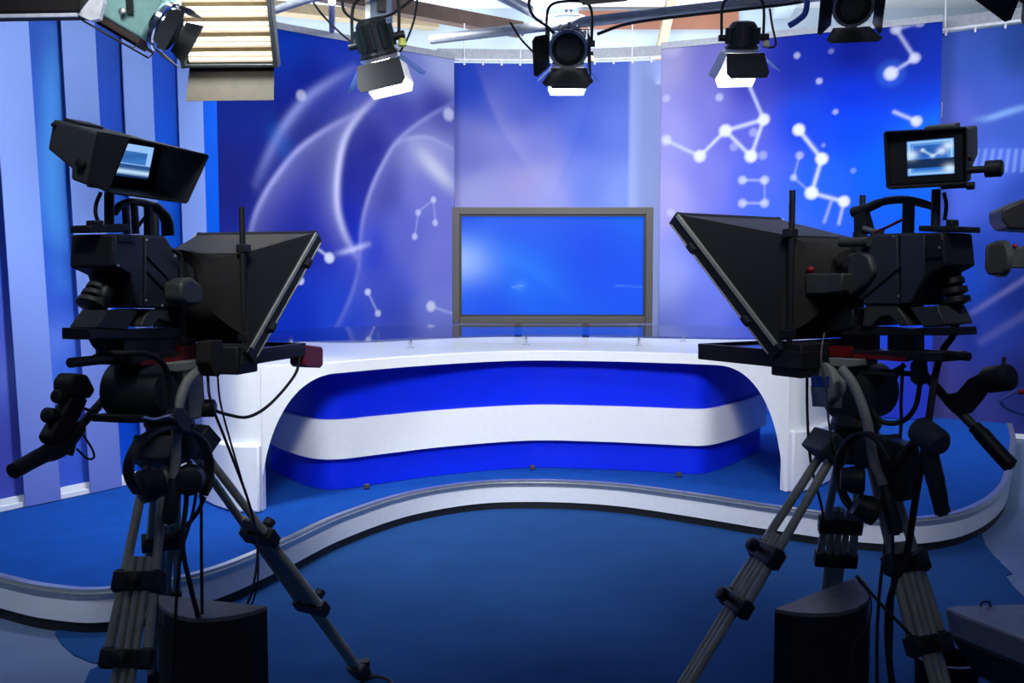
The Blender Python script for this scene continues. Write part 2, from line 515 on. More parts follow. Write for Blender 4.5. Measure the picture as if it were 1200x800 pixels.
# --- dark blue swirl panel (left of the screen)
def paint_swirl(pan, S, Z):
    col = gradient(pan, S, Z, [(268, 60, (8, 66, 188)), (335, 40, (8, 62, 190)), (400, 45, (22, 55, 188)), (285, 130, (22, 42, 145)), (278, 210, (28, 36, 128)), (300, 290, (30, 44, 150)), (345, 150, (14, 28, 128)), (370, 100, (12, 34, 150)),
                               (420, 80, (38, 62, 178)), (480, 92, (122, 132, 206)), (522, 78, (168, 178, 224)), (470, 135, (58, 62, 162)), (510, 122, (48, 50, 150)), (400, 190, (22, 32, 138)), (430, 170, (30, 36, 140)), (440, 215, (36, 42, 150)),
                               (390, 260, (12, 30, 160)), (350, 260, (14, 30, 155)), (430, 290, (22, 52, 192)), (345, 370, (10, 52, 195)), (400, 370, (30, 70, 205)), (450, 350, (66, 84, 196)), (500, 225, (116, 120, 204)), (475, 280, (98, 104, 198)),
                               (512, 300, (120, 124, 208)), (520, 370, (125, 134, 218)), (500, 182, (150, 150, 208)), (300, 370, (10, 50, 190)), (450, 420, (90, 105, 210)), (350, 450, (20, 60, 200))])
    col = swoosh(pan, S, Z, col, [(290, 300), (296, 262), (308, 232), (325, 205), (350, 175), (385, 150), (428, 128)], 3.5, .95, (172, 172, 232), 20)
    col = swoosh(pan, S, Z, col, [(300, 215), (318, 175), (335, 145), (360, 115), (385, 97), (415, 80)], 6, .85, (150, 160, 230), 10)
    col = swoosh(pan, S, Z, col, [(452, 105), (425, 130), (405, 160), (396, 200), (395, 240), (403, 272), (417, 300)], 4.5, 1.0, (205, 205, 244), 14)
    col = swoosh(pan, S, Z, col, [(421, 310), (424, 265), (434, 225), (450, 190), (468, 163), (500, 138), (536, 118)], 3, .8, (165, 168, 226), 22)
    col = swoosh(pan, S, Z, col, [(462, 170), (480, 162), (505, 162), (538, 178)], 3, .6, (180, 182, 226), 16)
    col = swoosh(pan, S, Z, col, [(486, 172), (503, 190), (518, 206), (534, 222)], 11, .95, (205, 208, 228))
    col = swoosh(pan, S, Z, col, [(385, 400), (405, 362), (418, 325), (423, 285)], 3, .4, (150, 160, 235), 10)
    col = swoosh(pan, S, Z, col, [(395, 297), (414, 292), (432, 286)], 3.5, .8, (205, 208, 245))
    col = swoosh(pan, S, Z, col, [(318, 140), (325, 160), (340, 185)], 12, .35, (30, 110, 210))
    col = lines(pan, S, Z, col, [(373, 292, 387, 302, 1.6, .8), (431, 342, 443, 367, 1.3, .5), (505, 359, 530, 367, 1.8, .5), (490, 248, 508, 234, 1.2, .35), (508, 234, 510, 260, 1.2, .35), (490, 250, 486, 278, 1.2, .35)])
    col = dots(pan, S, Z, col, [(386, 302, 6, .95), (352, 329, 4.5, .9), (431, 342, 4, .8), (443, 367, 4, .75), (505, 359, 6.5, .85), (353, 112, 6, .6), (508, 234, 4, .6), (490, 249, 4, .5), (510, 261, 4, .6), (486, 277, 4, .6), (526, 134, 8, .55), (433, 391, 4, .5)])
    return col


pl = sp2([(-2.62, 8.15), (-2.089, 8.686), (-1.40, 9.235), (-.596, 9.85)], 8)
pa = thing('printed_backdrop', 'dark blue printed panel with pale swirling arcs, standing left of the screen', 'backdrop', (-1.5, 9, ZP))
panel_mesh('printed_sheet', pl, ZP, TOP - .06, paint_swirl, pa, k=ALB)
strip(MB(), offset(pl, -.01), TOP - .06, TOP, .05).build('top_rail', 'pipe', pa)


# --- centre curtain
def paint_centre(pan, S, Z):
    col = gradient(pan, S, Z, [(545, 92, (42, 72, 192)), (640, 95, (52, 82, 196)), (690, 92, (74, 100, 205)), (720, 92, (96, 122, 214)), (545, 180, (118, 124, 205)), (600, 130, (80, 98, 200)), (620, 175, (125, 132, 215)), (690, 150, (88, 114, 220)), (720, 150, (110, 135, 228)),
                               (560, 230, (168, 168, 226)), (620, 215, (172, 166, 222)), (640, 228, (166, 170, 234)), (690, 220, (120, 142, 232)), (725, 230, (140, 165, 242)), (720, 330, (150, 170, 240)), (560, 330, (160, 165, 228))])
    s0, _ = pan.sz(737, 200); sm, _ = pan.sz(775, 200)
    t = np.clip((Z - 1) / 2.6, 0, 1)
    a = np.clip((S - s0) / .04 + .5, 0, 1) * .72
    col = mix(col, (182, 196, 246), a)
    col = swoosh(pan, S, Z, col, [(560, 75), (585, 140), (610, 180), (648, 230)], 20, .25, (190, 185, 232), 4)
    col = swoosh(pan, S, Z, col, [(648, 235), (675, 170), (690, 120), (690, 70)], 5, .22, (60, 95, 215), 25)
    s, z = pan.sz(580, 160); d = np.hypot((S - s) / .25, (Z - z) / .16)
    return mix(col, (175, 175, 232), .3 * np.exp(-d * d))


pc = sp2([(-.80, 10.12), (.1, 10.16), (1.0, 10.1), (1.75, 9.95)], 8)
pan_c = thing('printed_curtain', 'lavender and blue printed curtain hung on hooks directly behind the screen', 'curtain', (.5, 10.1, ZP))
panel_mesh('printed_sheet', pc, ZP, TOP - .03, paint_centre, pan_c, k=ALB, th=.008)


# --- molecule panel (right of the screen)
def paint_mol(pan, S, Z):
    col = gradient(pan, S, Z, [(782, 70, (162, 158, 206)), (785, 150, (152, 150, 215)), (785, 232, (166, 160, 224)), (785, 330, (150, 160, 226)), (830, 70, (120, 116, 196)), (830, 130, (124, 120, 202)), (830, 210, (122, 122, 208)), (880, 100, (58, 60, 170)), (870, 150, (92, 96, 200)), (880, 210, (78, 98, 216)),
                               (930, 80, (22, 42, 160)), (960, 50, (12, 40, 170)), (1000, 62, (5, 22, 134)), (1050, 60, (22, 40, 150)), (1090, 50, (16, 48, 170)), (940, 140, (18, 66, 208)), (1000, 110, (4, 48, 205)), (1000, 150, (0, 68, 232)), (1080, 115, (10, 52, 195)), (1085, 75, (14, 44, 168)), (960, 220, (30, 90, 230)),
                               (1030, 200, (0, 88, 236)), (1085, 150, (10, 100, 245)), (840, 290, (92, 112, 225)), (900, 255, (62, 100, 226)), (1080, 250, (10, 90, 232)), (820, 350, (110, 125, 225)), (1000, 330, (20, 80, 225)), (1080, 350, (20, 70, 210)), (900, 400, (70, 90, 215)), (1080, 450, (40, 60, 190))])
    col = lines(pan, S, Z, col, [(780, 164, 820, 183, 2.2, .7), (820, 183, 850, 153, 2.2, .85), (850, 153, 895, 140, 2.4, .85), (895, 140, 878, 100, 2.0, .75), (895, 140, 880, 183, 2.2, .85), (850, 153, 880, 183, 2.2, .85),
                                 (936, 152, 963, 186, 2.2, .85), (963, 186, 951, 226, 2.2, .85), (951, 226, 989, 236, 2.2, .8), (989, 236, 983, 262, 1.8, .55), (974, 236, 966, 260, 1.8, .4),
                                 (1050, 34, 1078, 26, 2, .6), (1050, 34, 1072, 68, 2, .7), (1072, 68, 1044, 86, 2, .7), (1048, 131, 1074, 142, 2, .65),
                                 (870, 211, 896, 211, 1.6, .4), (870, 238, 896, 238, 1.6, .4), (896, 211, 896, 238, 1.3, .25), (937, 182, 930, 208, 1.3, .3), (930, 208, 951, 226, 1.3, .3)])
    col = dots(pan, S, Z, col, [(1044, 86, 14, .28)], (70, 130, 240))
    col = dots(pan, S, Z, col, [(781, 164, 6, .55), (820, 183, 7, .9), (850, 153, 7, .95), (895, 140, 6.5, .9), (880, 183, 7, .95), (936, 152, 6.5, .95), (963, 186, 6.5, .95), (951, 226, 7, .95), (989, 236, 6, .9),
                                (1050, 34, 5.5, .7), (1078, 26, 5, .5), (1072, 68, 5.5, .7), (1044, 86, 7, .9), (1074, 142, 5.5, .7), (870, 211, 5, .5), (896, 211, 5, .5), (870, 238, 5, .45), (896, 238, 5, .45),
                                (843, 114, 4.5, .45), (786, 249, 5, .3), (781, 115, 4.5, .35), (937, 182, 4.5, .35), (930, 208, 4, .35), (894, 182, 5, .3), (883, 155, 5, .3), (860, 172, 5, .25), (934, 65, 3.5, .5), (960, 95, 3.5, .5), (979, 131, 3, .4), (965, 170, 2.5, .2), (787, 52, 14, .25), (974, 60, 3, .2), (1000, 200, 3, .2)])
    return col


pm = sp2([(1.467, 9.40), (2.10, 9.14), (2.684, 8.861), (3.25, 8.65), (3.78, 8.409)], 8)
pr = thing('printed_backdrop', 'blue printed panel with white molecule dots and links, right of the screen', 'backdrop', (2.6, 8.9, ZP))
panel_mesh('printed_sheet', pm, ZP, TOP - .06, paint_mol, pr, k=ALB)
strip(MB(), offset(pm, -.01), TOP - .06, TOP, .05).build('top_rail', 'pipe', pr)
cl = MB(); e = pm[-1]
cl.box((e.x + .008, e.y, 2.95), (.012, .03, .14)); cl.build('edge_clip', 'chrome', pr)


# --- far right curtain
def paint_right(pan, S, Z):
    col = gradient(pan, S, Z, [(1115, 62, (76, 106, 206)), (1150, 70, (62, 98, 200)), (1192, 62, (40, 76, 150)), (1120, 130, (98, 112, 216)), (1160, 110, (70, 98, 205)), (1192, 140, (60, 92, 190)), (1120, 232, (82, 112, 232)), (1160, 200, (78, 112, 224)), (1192, 225, (42, 72, 170)),
                               (1132, 320, (30, 82, 205)), (1165, 300, (36, 66, 170)), (1192, 335, (22, 44, 128)), (1100, 420, (78, 78, 168)), (1140, 400, (36, 62, 165)), (1192, 450, (34, 46, 118)), (1090, 470, (92, 88, 170)), (1140, 470, (60, 66, 150)), (1260, 300, (25, 45, 125))])
    col = swoosh(pan, S, Z, col, [(1142, 140), (1160, 138), (1185, 130), (1215, 122)], 4, .65, (150, 195, 250))
    for i in range(8):
        x = 1142 + i * 9
        col = lines(pan, S, Z, col, [(x + 4, 176, x - 1 + i * .4, 200, 2.0, .42)], (165, 195, 250))
    col = lines(pan, S, Z, col, [(1140, 366, 1215, 318, 3.5, .35), (1150, 400, 1215, 360, 5, .2)], (150, 150, 210))
    return col


pq = sp2([(3.72, 9.10), (4.03, 8.922), (4.595, 8.58), (5.4, 8.1)], 8)
pd_ = thing('printed_curtain', 'plain blue printed curtain at the far right edge beyond the molecule panel', 'curtain', (4.5, 8.7, .02))
panel_mesh('printed_sheet', pq, .02, TOP - .03, paint_right, pd_, k=ALB, th=.008)
structure(strip(MB(), offset(pq, -.008), .006, .05, -.02).build('baseboard_right', 'whitem', smooth=False))


def curtain_rail(label, plan, z, n, loc):
    t = thing('curtain_rail', label, 'curtain rail', loc)
    P = offset(plan, -.02)
    MB().tube([V((p.x, p.y, z + .015)) for p in P], .014, 8).build('rod', 'softw', t)
    strip(MB(), offset(plan, .05), z + .03, z + .15, .05).build('pelmet', 'pipe', t, smooth=False)
    pan = Panel(P)
    for k in range(n):
        s = pan.S[-1] * (k + .5) / n
        x, y = np.interp(s, pan.S, [p.x for p in P]), np.interp(s, pan.S, [p.y for p in P])
        MB().tube([(x, y - .016, z + .02), (x, y - .02, z - .01), (x, y - .012, z - .04)], [.006, .009, .012], 6).build('hook', 'softw', t)
        if k % 3 == 1: MB().tube([(x, y, z + .02), (x, y + .02, z + .4)], .007, 6).build('hanger', 'softw', t)
    return t


curtain_rail('white curtain rail with small hooks above the lavender curtain behind the screen', pc, TOP - .02, 13, (.5, 10.1, TOP - .04))
curtain_rail('white curtain rail with small hooks above the plain blue curtain at far right', pq, TOP - .02, 8, (4.5, 8.7, TOP - .04))

# ------------------------------------------------------------------ screen
tvY = 8.2
a, b = at(530, 243, tvY), at(764, 379, tvY)
tv = thing('television', 'large flat television with grey bezel showing a plain blue picture', 'television', ((a.x + b.x) / 2, tvY, ZP))
cx, cz, W_, H_ = (a.x + b.x) / 2, (a.z + b.z) / 2, b.x - a.x, a.z - b.z
MB().box((cx, tvY + .05, cz), (W_ - .02, .07, H_ - .02)).build('rear_case', 'black', tv, bevel=.01)
fr = MB(); bz = .062
for sx in (-1, 1): fr.box((cx + sx * (W_ - bz) / 2, tvY, cz), (bz, .05, H_))
for sz_ in (-1, 1): fr.box((cx, tvY, cz + sz_ * (H_ - bz) / 2), (W_ - 2 * bz, .05, bz))
fr.build('bezel', 'bezel', tv, bevel=.004)
ins = MB()
for sx in (-1, 1): ins.box((cx + sx * (W_ / 2 - bz - .008), tvY + .005, cz), (.018, .04, H_ - 2 * bz))
for sz_ in (-1, 1): ins.box((cx, tvY + .005, cz + sz_ * (H_ / 2 - bz - .008)), (W_ - 2 * bz - .036, .04, .018))
ins.build('inner_border', 'black', tv)


def paint_tv(pan, S, Z):
    L = pan.S[-1]
    col = gradient(pan, S, Z, [(545, 255, (0, 70, 235)), (640, 255, (0, 82, 240)), (750, 255, (0, 98, 248)), (700, 310, (0, 76, 242)), (690, 300, (0, 70, 240)), (750, 320, (0, 80, 245)), (600, 270, (0, 72, 238)), (620, 330, (0, 110, 252)), (590, 300, (20, 118, 252)), (560, 345, (0, 80, 240)), (580, 365, (0, 68, 232)),
                               (650, 360, (0, 88, 245)), (740, 365, (0, 84, 245)), (545, 305, (90, 155, 255))], 3.5)
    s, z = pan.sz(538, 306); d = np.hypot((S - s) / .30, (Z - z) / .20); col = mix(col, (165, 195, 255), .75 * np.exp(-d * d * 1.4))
    col = swoosh(pan, S, Z, col, [(575, 300), (600, 306), (630, 322), (660, 348)], 14, .35, (40, 135, 255), 5)
    col = lines(pan, S, Z, col, [(600, 336, 612, 335, .7, .6), (722, 335, 755, 336, .6, .4)], (120, 185, 255))
    return mix(col, (90, 165, 255), .3 * np.exp(-(np.hypot(S - pan.sz(610, 335)[0], Z - pan.sz(610, 335)[1]) / .05) ** 2))


panel_mesh('screen_picture', [V((cx - W_ / 2 + bz + .015, tvY + .012)), V((cx + W_ / 2 - bz - .015, tvY + .012))], cz - H_ / 2 + bz + .015, cz + H_ / 2 - bz - .015, paint_tv, tv, 'screen', th=.004)
st = MB()
for sx in (-.3, .3): st.tube([(cx + sx, tvY + .1, ZP + .02), (cx + sx, tvY + .1, cz)], .03, 12)
st.each('stand_post', 'black', tv)
MB().box((cx, tvY + .1, ZP + .015), (1.0, .5, .03)).build('stand_foot', 'black', tv, bevel=.008)

# ------------------------------------------------------------------ news desk
desk = thing('news_desk', 'large curved white news desk with arched ends, blue front panels and glass top', 'desk', (.1, 6.3, ZP))
front_c = [(-1.38, 5.13), (-1.22, 5.22), (-1.02, 5.36), (-.66, 5.74), (-.25, 6.05), (.115, 6.20), (.568, 6.15), (1.05, 5.99), (1.30, 5.87), (1.50, 5.73), (1.66, 5.59)]
front = sp2(front_c, 10)
pf = Panel(front)
# arch-shaped fascia: opening between the two leg inner edges
sL, sR = pf.sz(305, 560)[0], pf.sz(917, 560)[0]
sA, sB = pf.sz(395, 437)[0], pf.sz(838, 427)[0]
ZT, ZU = .993, .931
plan_d, zb = [], []
N = 150
for i in range(N + 1):
    s = pf.S[-1] * i / N
    plan_d.append(V((np.interp(s, pf.S, [p.x for p in front]), np.interp(s, pf.S, [p.y for p in front]))))


def arch_z(s):
    if sL < s < sA:
        q = (sA - s) / (sA - sL); return ZP + (ZU - ZP) * (1 - q ** 2.3) ** (1 / 2.0)
    if sB < s < sR:
        q = (s - sB) / (sR - sB); return ZP + (ZU - ZP) * (1 - q ** 2.3) ** (1 / 2.0)
    if s <= sL or s >= sR: return ZP + .001
    return ZU


zb = [arch_z(pf.S[-1] * i / N) for i in range(N + 1)]
# insert sharp leg edges
strip(MB(), plan_d, zb, ZT, .075).build('arch_fascia', 'white', desk)
# outer side wings running back from the arch ends
lw = sp2([(-1.93, 5.85), (-1.86, 5.58), (-1.70, 5.32), (-1.52, 5.14), (-1.38, 5.12)], 6)
strip(MB(), lw, ZP + .001, ZT, .06).build('side_wing', 'white', desk)
rw = sp2([(1.66, 5.59), (1.78, 5.66), (1.98, 5.90), (2.25, 6.35), (2.5, 6.85)], 6)
strip(MB(), rw, ZP + .001, ZT, .06).build('side_wing', 'white', desk)
lw2 = [p for p in lw if p.y < 5.7]
strip(MB(), offset(lw2, -.045), ZP + .001, [.565] * len(lw2), .05).build('side_skirt', 'white', desk, bevel=.012)
rw2 = [p for p in rw if p.y < 6.2]
strip(MB(), offset(rw2, -.045), ZP + .001, [.565] * len(rw2), .05).build('side_skirt', 'white', desk, bevel=.012)
# slab top
rear_c = sp2([(-1.93, 6.6), (-1.5, 7.15), (-.6, 7.55), (.2, 7.65), (1.0, 7.5), (1.8, 7.35), (2.45, 7.4)], 8)
outer = [V((p.x, p.y)) for p in lw] + [V((p.x, p.y)) for p in front] + [V((p.x, p.y)) for p in rw]
slab_pl = offset(outer, .02) + list(reversed(rear_c))
MB().prism(flat(slab_pl, ZU + .01), flat(slab_pl, ZT + .002)).build('top_slab', 'white', desk, smooth=False)
# glass top on posts
gf = sp2([(-1.72, 6.15), (-1.30, 5.82), (-.95, 5.70), (-.6, 5.98), (-.2, 6.22), (.2, 6.32), (.6, 6.28), (1.05, 6.12), (1.4, 5.98), (1.75, 6.05), (2.15, 6.5)], 6)
gr = sp2([(-1.80, 6.6), (-1.35, 7.15), (-.6, 7.55), (.2, 7.7), (1.0, 7.6), (1.7, 7.3), (2.2, 6.9)], 6)
gf = offset(gf, -.10)
gl = gf + list(reversed(gr))
MB().prism(flat(gl, 1.090), flat(gl, 1.102)).build('glass_top', 'glass', desk, smooth=False)
for x, y in [(-1.5, 6.35), (-.7, 6.45), (.1, 6.75), (.9, 6.65), (1.75, 6.55), (-1.0, 7.0), (.1, 7.4), (1.3, 7.1)]:
    MB().lathe((x, y, ZT), (0, 0, 1), [(0, .025), (.006, .025), (.007, .014), (.090, .014), (.092, .022), (.0965, .022)], 14).build('glass_post', 'chrome', desk)


def inner_plan(off):
    c = [(-1.66, 6.24), (-1.50, 5.98), (-1.30, 5.72), (-1.16, 5.61), (-1.02, 5.62), (-.84, 5.75), (-.435, 6.03), (.115, 6.26), (.568, 6.22), (.9, 6.14), (1.14, 6.07), (1.28, 6.08), (1.42, 6.22), (1.60, 6.46), (1.90, 6.95)]
    return offset(sp2(c, 6), off)


strip(MB(), inner_plan(.0), .385, .625, .03).build('front_band', 'white', desk)
strip(MB(), inner_plan(.045), .60, ZU + .01, .02).build('upper_panel', 'bluep', desk)
strip(MB(), inner_plan(.045), ZP + .001, .41, .02).build('lower_panel', 'bluep', desk)
for x, y in [(430, 569), (624, 547), (795, 555)]:
    p = at_z(x, y, ZP + .02)
    MB().box(p + V((0, -.01, 0)), (.035, .02, .03)).build('floor_bracket', 'bezel', desk, bevel=.004)

# ------------------------------------------------------------------ camera rigs
L = Rig((-.975, 2.65), R_(16), 1)
Rr = Rig((.98, 2.65), R_(-32), -1)


def slab(mb, rig, poly, w0, w1):
    A = [rig.p(x, y, w0) for x, y in poly]
    return mb.prism(A, [p + rig.w * (w1 - w0) for p in A])


def path(rig, pts, w=None):
    return [rig.p(p[0], p[1], p[2] if len(p) > 2 else w) for p in pts]


def leg(root, top, foot, side, t_top, collars, spread=.045, knobdir=None):
    """One tripod leg: two upper tubes, collar blocks and three lower tubes ending in a foot."""
    top, foot = V(top), V(foot); ax = foot - top; s = V(side).normalized()
    nrm = ax.cross(s).normalized()
    c1, c2 = collars
    m = MB()
    for k in (-1, 1):
        m.tube([top + s * k * spread * .55, top.lerp(foot, c2) + s * k * spread * 1.15], .0125, 12)
    lg = m.build('leg', 'tube', root)
    d = MB()
    for k in (-1, 0, 1):
        d.tube([top.lerp(foot, c1 * .82) + s * k * spread * .5 + nrm * .004, foot.lerp(top, .04) + s * k * spread * .42], .0105, 10)
    d.each('lower_tube', 'tube', lg)
    for c, h in ((c1, .05), (c2, .045)):
        cb = MB(); p = top.lerp(foot, c)
        cb.box(p, (spread * 2.9, .042, h), (s, nrm, ax.normalized()))
        for k in (-1, 1): cb.lathe(p + s * k * spread * 1.1 - ax.normalized() * h * .6, ax, [(0, .017), (h * 1.2, .017)], 12)
        cb.build('collar', 'black', lg, bevel=.004)
    kn = MB(); kd = V(knobdir).normalized() if knobdir else nrm
    for c in (c1, c2):
        p = top.lerp(foot, c)
        kn.lathe(p + kd * .02, kd, [(0, .008), (.02, .008), (.021, .019), (.042, .019), (.045, .014)], 12)
    kn.each('clamp_knob', 'black', lg)
    ft = MB(); ft.lathe(foot + V((0, 0, .0)), (0, 0, 1), [(0, .035), (.012, .035), (.03, .02), (.07, .022)], 14)
    ft.box(foot.lerp(top, .045), (spread * 1.6, .035, .05), (s, nrm, ax.normalized()))
    ft.build('foot', 'black', lg)
    return lg


def make_tripod(rig, label, feet, crown_px):
    O = rig.O
    t = thing('tripod', label, 'tripod', O)
    top = V((O.x, O.y, 1.03))
    m = MB(); m.lathe((O.x, O.y, .955), (0, 0, 1), [(0, .05), (.02, .075), (.055, .085), (.075, .085), (.089, .06)], 24)
    m.build('bowl', 'black', t)
    for (fx, fy, c1, c2) in feet:
        d = V((fx - O.x, fy - O.y, 0)); dn = d.normalized(); side = V((-dn.y, dn.x, 0))
        hip = top + dn * .075 + V((0, 0, -.03))
        br = MB(); br.box(hip + dn * .012 + V((0, 0, .0)), (.07, .115, .085), ((d + V((0, 0, -.9))).normalized(), side, (d + V((0, 0, -.9))).normalized().cross(side)))
        br.build('hip_bracket', 'cam', t, bevel=.006)
        leg(t, hip, (fx, fy, .0), side, 0, (c1, c2))
    return t


tl = make_tripod(L, 'grey tubular camera tripod in front of the striped wall, black headphones hung from it', [(-.545, 3.38, .34, .64), (-1.0, 2.12, .32, .495), (-1.30, 3.35, .36, .6)], None)
tr = make_tripod(Rr, 'grey tubular camera tripod in front of the molecule panel, beside the grey console', [(.26, 2.50, .295, .43), (1.17, 2.16, .28, .47), (1.10, 3.28, .29, .42)], None)


# ---- pan heads
def knob(mb, p, d, r=.018, l=.03):
    return mb.lathe(p, d, [(0, r * .6), (l * .2, r * .6), (l * .22, r), (l * .9, r), (l, r * .7)], 12)


# left head
hl = thing('pan_head', 'dark fluid pan head under the camera by the striped wall, handle grips towards the viewer', 'pan head', L(0, 0, 1.07))
m = MB(); m.lathe(L.p(182, 458, .05) + L.w * .02, L.w, [(-.14, .05), (-.135, .078), (-.02, .082), (.0, .06), (.012, .05)], 24)
m.lathe(L(0, 0, 1.045), (0, 0, 1), [(0, .06), (.02, .07), (.05, .062)], 24)
m.build('head_body', 'headgreen', hl)
m = MB(); slab(m, L, [(150, 487), (226, 482), (228, 492), (152, 496)], .06, -.06); m.build('base_plate', 'headgreen', hl, bevel=.004)
m = MB(); slab(m, L, [(214, 432), (238, 428), (241, 470), (236, 490), (222, 492), (219, 455)], .085, .03); m.build('side_bracket', 'palegrey', hl, bevel=.006)
m = MB(); slab(m, L, [(205, 425), (238, 421), (238, 432), (207, 436)], .09, -.03); m.build('bracket_cap', 'palegrey', hl, bevel=.004)
m = MB(); slab(m, L, [(150, 416), (240, 408), (240, 418), (150, 428)], .055, -.055); m.build('slide_plate', 'black', hl, bevel=.003)
m = MB(); slab(m, L, [(166, 423.5), (240, 414), (240, 420.5), (166, 428)], .058, .04); slab(m, L, [(212, 405), (236, 404), (236, 416), (213, 418)], .06, .045); m.each('slide_lock', 'red', hl)
m = MB(); m.tube(path(L, [(234, 434), (222, 444), (213, 462), (208, 490), (206, 530), (204, 566)], .105), .0135, 12, 5); m.build('pan_bar', 'palegrey', hl)
m = MB(); m.tube(path(L, [(205, 560), (203.5, 575), (200, 600), (199, 611), (199, 614)], .105), [.017, .021, .021, .018, .01], 14, 1); m.build('handle_grip', 'black', hl)
m = MB(); m.tube(path(L, [(152, 436), (139, 438), (134, 452), (120, 470), (104, 488), (90, 503)], -.12), .0125, 12, 4); m.build('pan_bar', 'tubed', hl)
g1 = MB(); g1.tube(path(L, [(92, 500), (74, 522), (52, 532), (28, 545), (17, 551), (13, 553)], -.12), [.022, .026, .022, .021, .02, .01], 14, 3); g1 = g1.build('handle_grip', 'black', hl)
zc = MB(); slab(zc, L, [(83, 447), (90, 437), (104, 439), (113, 457), (107, 467), (84, 463)], -.095, -.155); slab(zc, L, [(86, 463), (105, 467), (95, 490), (76, 518), (62, 521), (58, 512)], -.10, -.14)
zc = zc.build('zoom_control', 'matte', hl, bevel=.008)
kb = MB(); knob(kb, L.p(76, 465, -.12), L.p(64, 464, -.12) - L.p(76, 465, -.12), .018, .035); knob(kb, L.p(68, 488, -.12), L.p(54, 486, -.12) - L.p(68, 488, -.12), .02, .045)
kb.each('control_knob', 'black', zc)
lv = MB(); lv.tube(path(L, [(98, 478, -.11), (108, 482, -.1), (112, 484, -.1)]), .004, 8); lv.tube(path(L, [(90, 500), (84, 528), (82, 533)], -.11), .008, 8); lv.each('control_lever', 'black', zc)
m = MB(); m.tube(path(L, [(92, 498), (98, 510), (108, 526), (110, 536), (102, 537), (90, 526)], -.115), .003, 8, 5); m.build('control_cable', 'cable', zc)
m = MB(); knob(m, L.p(232, 478, .06), L.w + L.u * .3, .026, .05); m.build('drag_knob', 'black', hl)
m = MB(); m.tube(path(L, [(168, 489), (180, 491), (196, 487), (212, 484)], .14), .004, 8, 4); m.tube(path(L, [(196, 487), (206, 492)], .14), .005, 8); m.each('brake_lever', 'alu', hl)
m = MB(); slab(m, L, [(206, 480), (217, 478), (224, 488), (224, 508), (214, 506), (206, 494)], .15, .12); m.build('brake_block', 'cam', hl, bevel=.004)
m = MB(); m.tube(path(L, [(82, 425), (120, 421), (190, 416)], .02), .0125, 12); m.build('balance_bar', 'black', hl)

# ---- left studio camera
c1 = thing('studio_camera', 'studio camera aimed rightwards, in front of the striped wall, hooded viewfinder turned to the middle', 'studio camera', L(-.15, 0, 1.36))
body_l = [(134, 274), (194, 276), (210, 302), (211, 352), (206, 361), (162, 361), (152, 323), (132, 313)]
m = MB(); slab(m, L, body_l, .065, -.065); m.build('body', 'matte', c1, bevel=.006)
for poly in ([(136, 276), (168, 277), (168, 359), (164, 359), (154, 321), (136, 311)], [(171, 277), (193, 278.5), (208, 303), (209, 351), (204, 359), (171, 359)]):
    m = MB(); slab(m, L, poly, .071, .060); m.build('side_cover', 'cam', c1, bevel=.002)
m = MB(); m.tube(path(L, [(172, 318), (205, 352)], .073), .003, 8); m.tube(path(L, [(172, 300), (208, 338)], .073), .003, 8); m.each('cover_rib', 'black', c1)
m = MB()
for x, y in ((138, 311), (171, 352), (172, 281), (205, 300), (190, 358)): m.lathe(L.p(x, y, .071), L.w, [(0, .004), (.003, .003)], 8)
m.each('screw', 'alu', c1)
m = MB(); slab(m, L, [(139, 276), (158, 277), (158, 284), (139, 283)], .075, .06); m.build('switch_plate', 'black', c1)
m = MB(); m.lathe(L(-.06, 0, 1.475), L.u, [(0, .05), (.03, .058), (.08, .058), (.085, .05), (.10, .05), (.105, .062), (.12, .062)], 24); m.build('lens', 'black', c1)
# carry handle
m = MB(); m.tube(path(L, [(134, 249), (142, 240), (155, 236.5), (172, 239), (186, 246), (195, 258), (197, 276)], 0), [.010, .010, .010, .011, .015, .017, .018], 12, 5)
m.build('carry_handle', 'black', c1)
m = MB()
for x in (147, 157): m.bar(L.p(x, 240, .0), L.p(x + 2, 274, .0), .016, .012)
m.bar(L.p(174, 242, 0), L.p(174, 276, 0), .02, .014); m.tube(path(L, [(176, 247), (161, 266)], 0), .005, 8); m.each('handle_post', 'black', c1)
# rear connector boots
m = MB()
a0 = L.p(121, 326, -.02); a1 = L.p(107, 358, -.02); dd = a1 - a0
for k in range(4):
    m.lathe(a0 + dd * (k / 3.6), dd, [(0, .018), (.004, .026 + .004 * k), (.016, .027 + .004 * k), (.022, .017)], 18)
m.each('cable_boot', 'tubed', c1)
m = MB(); m.lathe(L.p(128, 332, .0), dd, [(0, .02), (.03, .026), (.05, .02), (.055, .024), (.07, .02)], 14); m.build('connector', 'black', c1)
# shoulder base
m = MB(); slab(m, L, [(112, 384), (127, 363), (163, 363), (149, 387)], .05, -.03); m.build('base_wedge', 'vf', c1, bevel=.003)
m = MB(); slab(m, L, [(166, 382), (170, 371), (178, 362), (197, 362), (200, 377), (193, 377), (186, 374), (178, 383)], .066, -.05); m.build('base_foot', 'tubed', c1, bevel=.003)
m = MB(); slab(m, L, [(104, 384), (150, 387), (218, 383), (218, 396), (104, 398)], .05, -.03); m.build('camera_plate', 'black', c1, bevel=.003)
m = MB(); slab(m, L, [(146, 397), (230, 395), (230, 412), (146, 417)], .045, -.045); m.each('riser', 'black', c1, bevel=.003)


def frame_of(head, pitch):
    f = V((math.sin(head) * math.cos(pitch), math.cos(head) * math.cos(pitch), math.sin(pitch)))
    r = V((math.cos(head), -math.sin(head), 0)); t = r.cross(f)
    return r, f, t


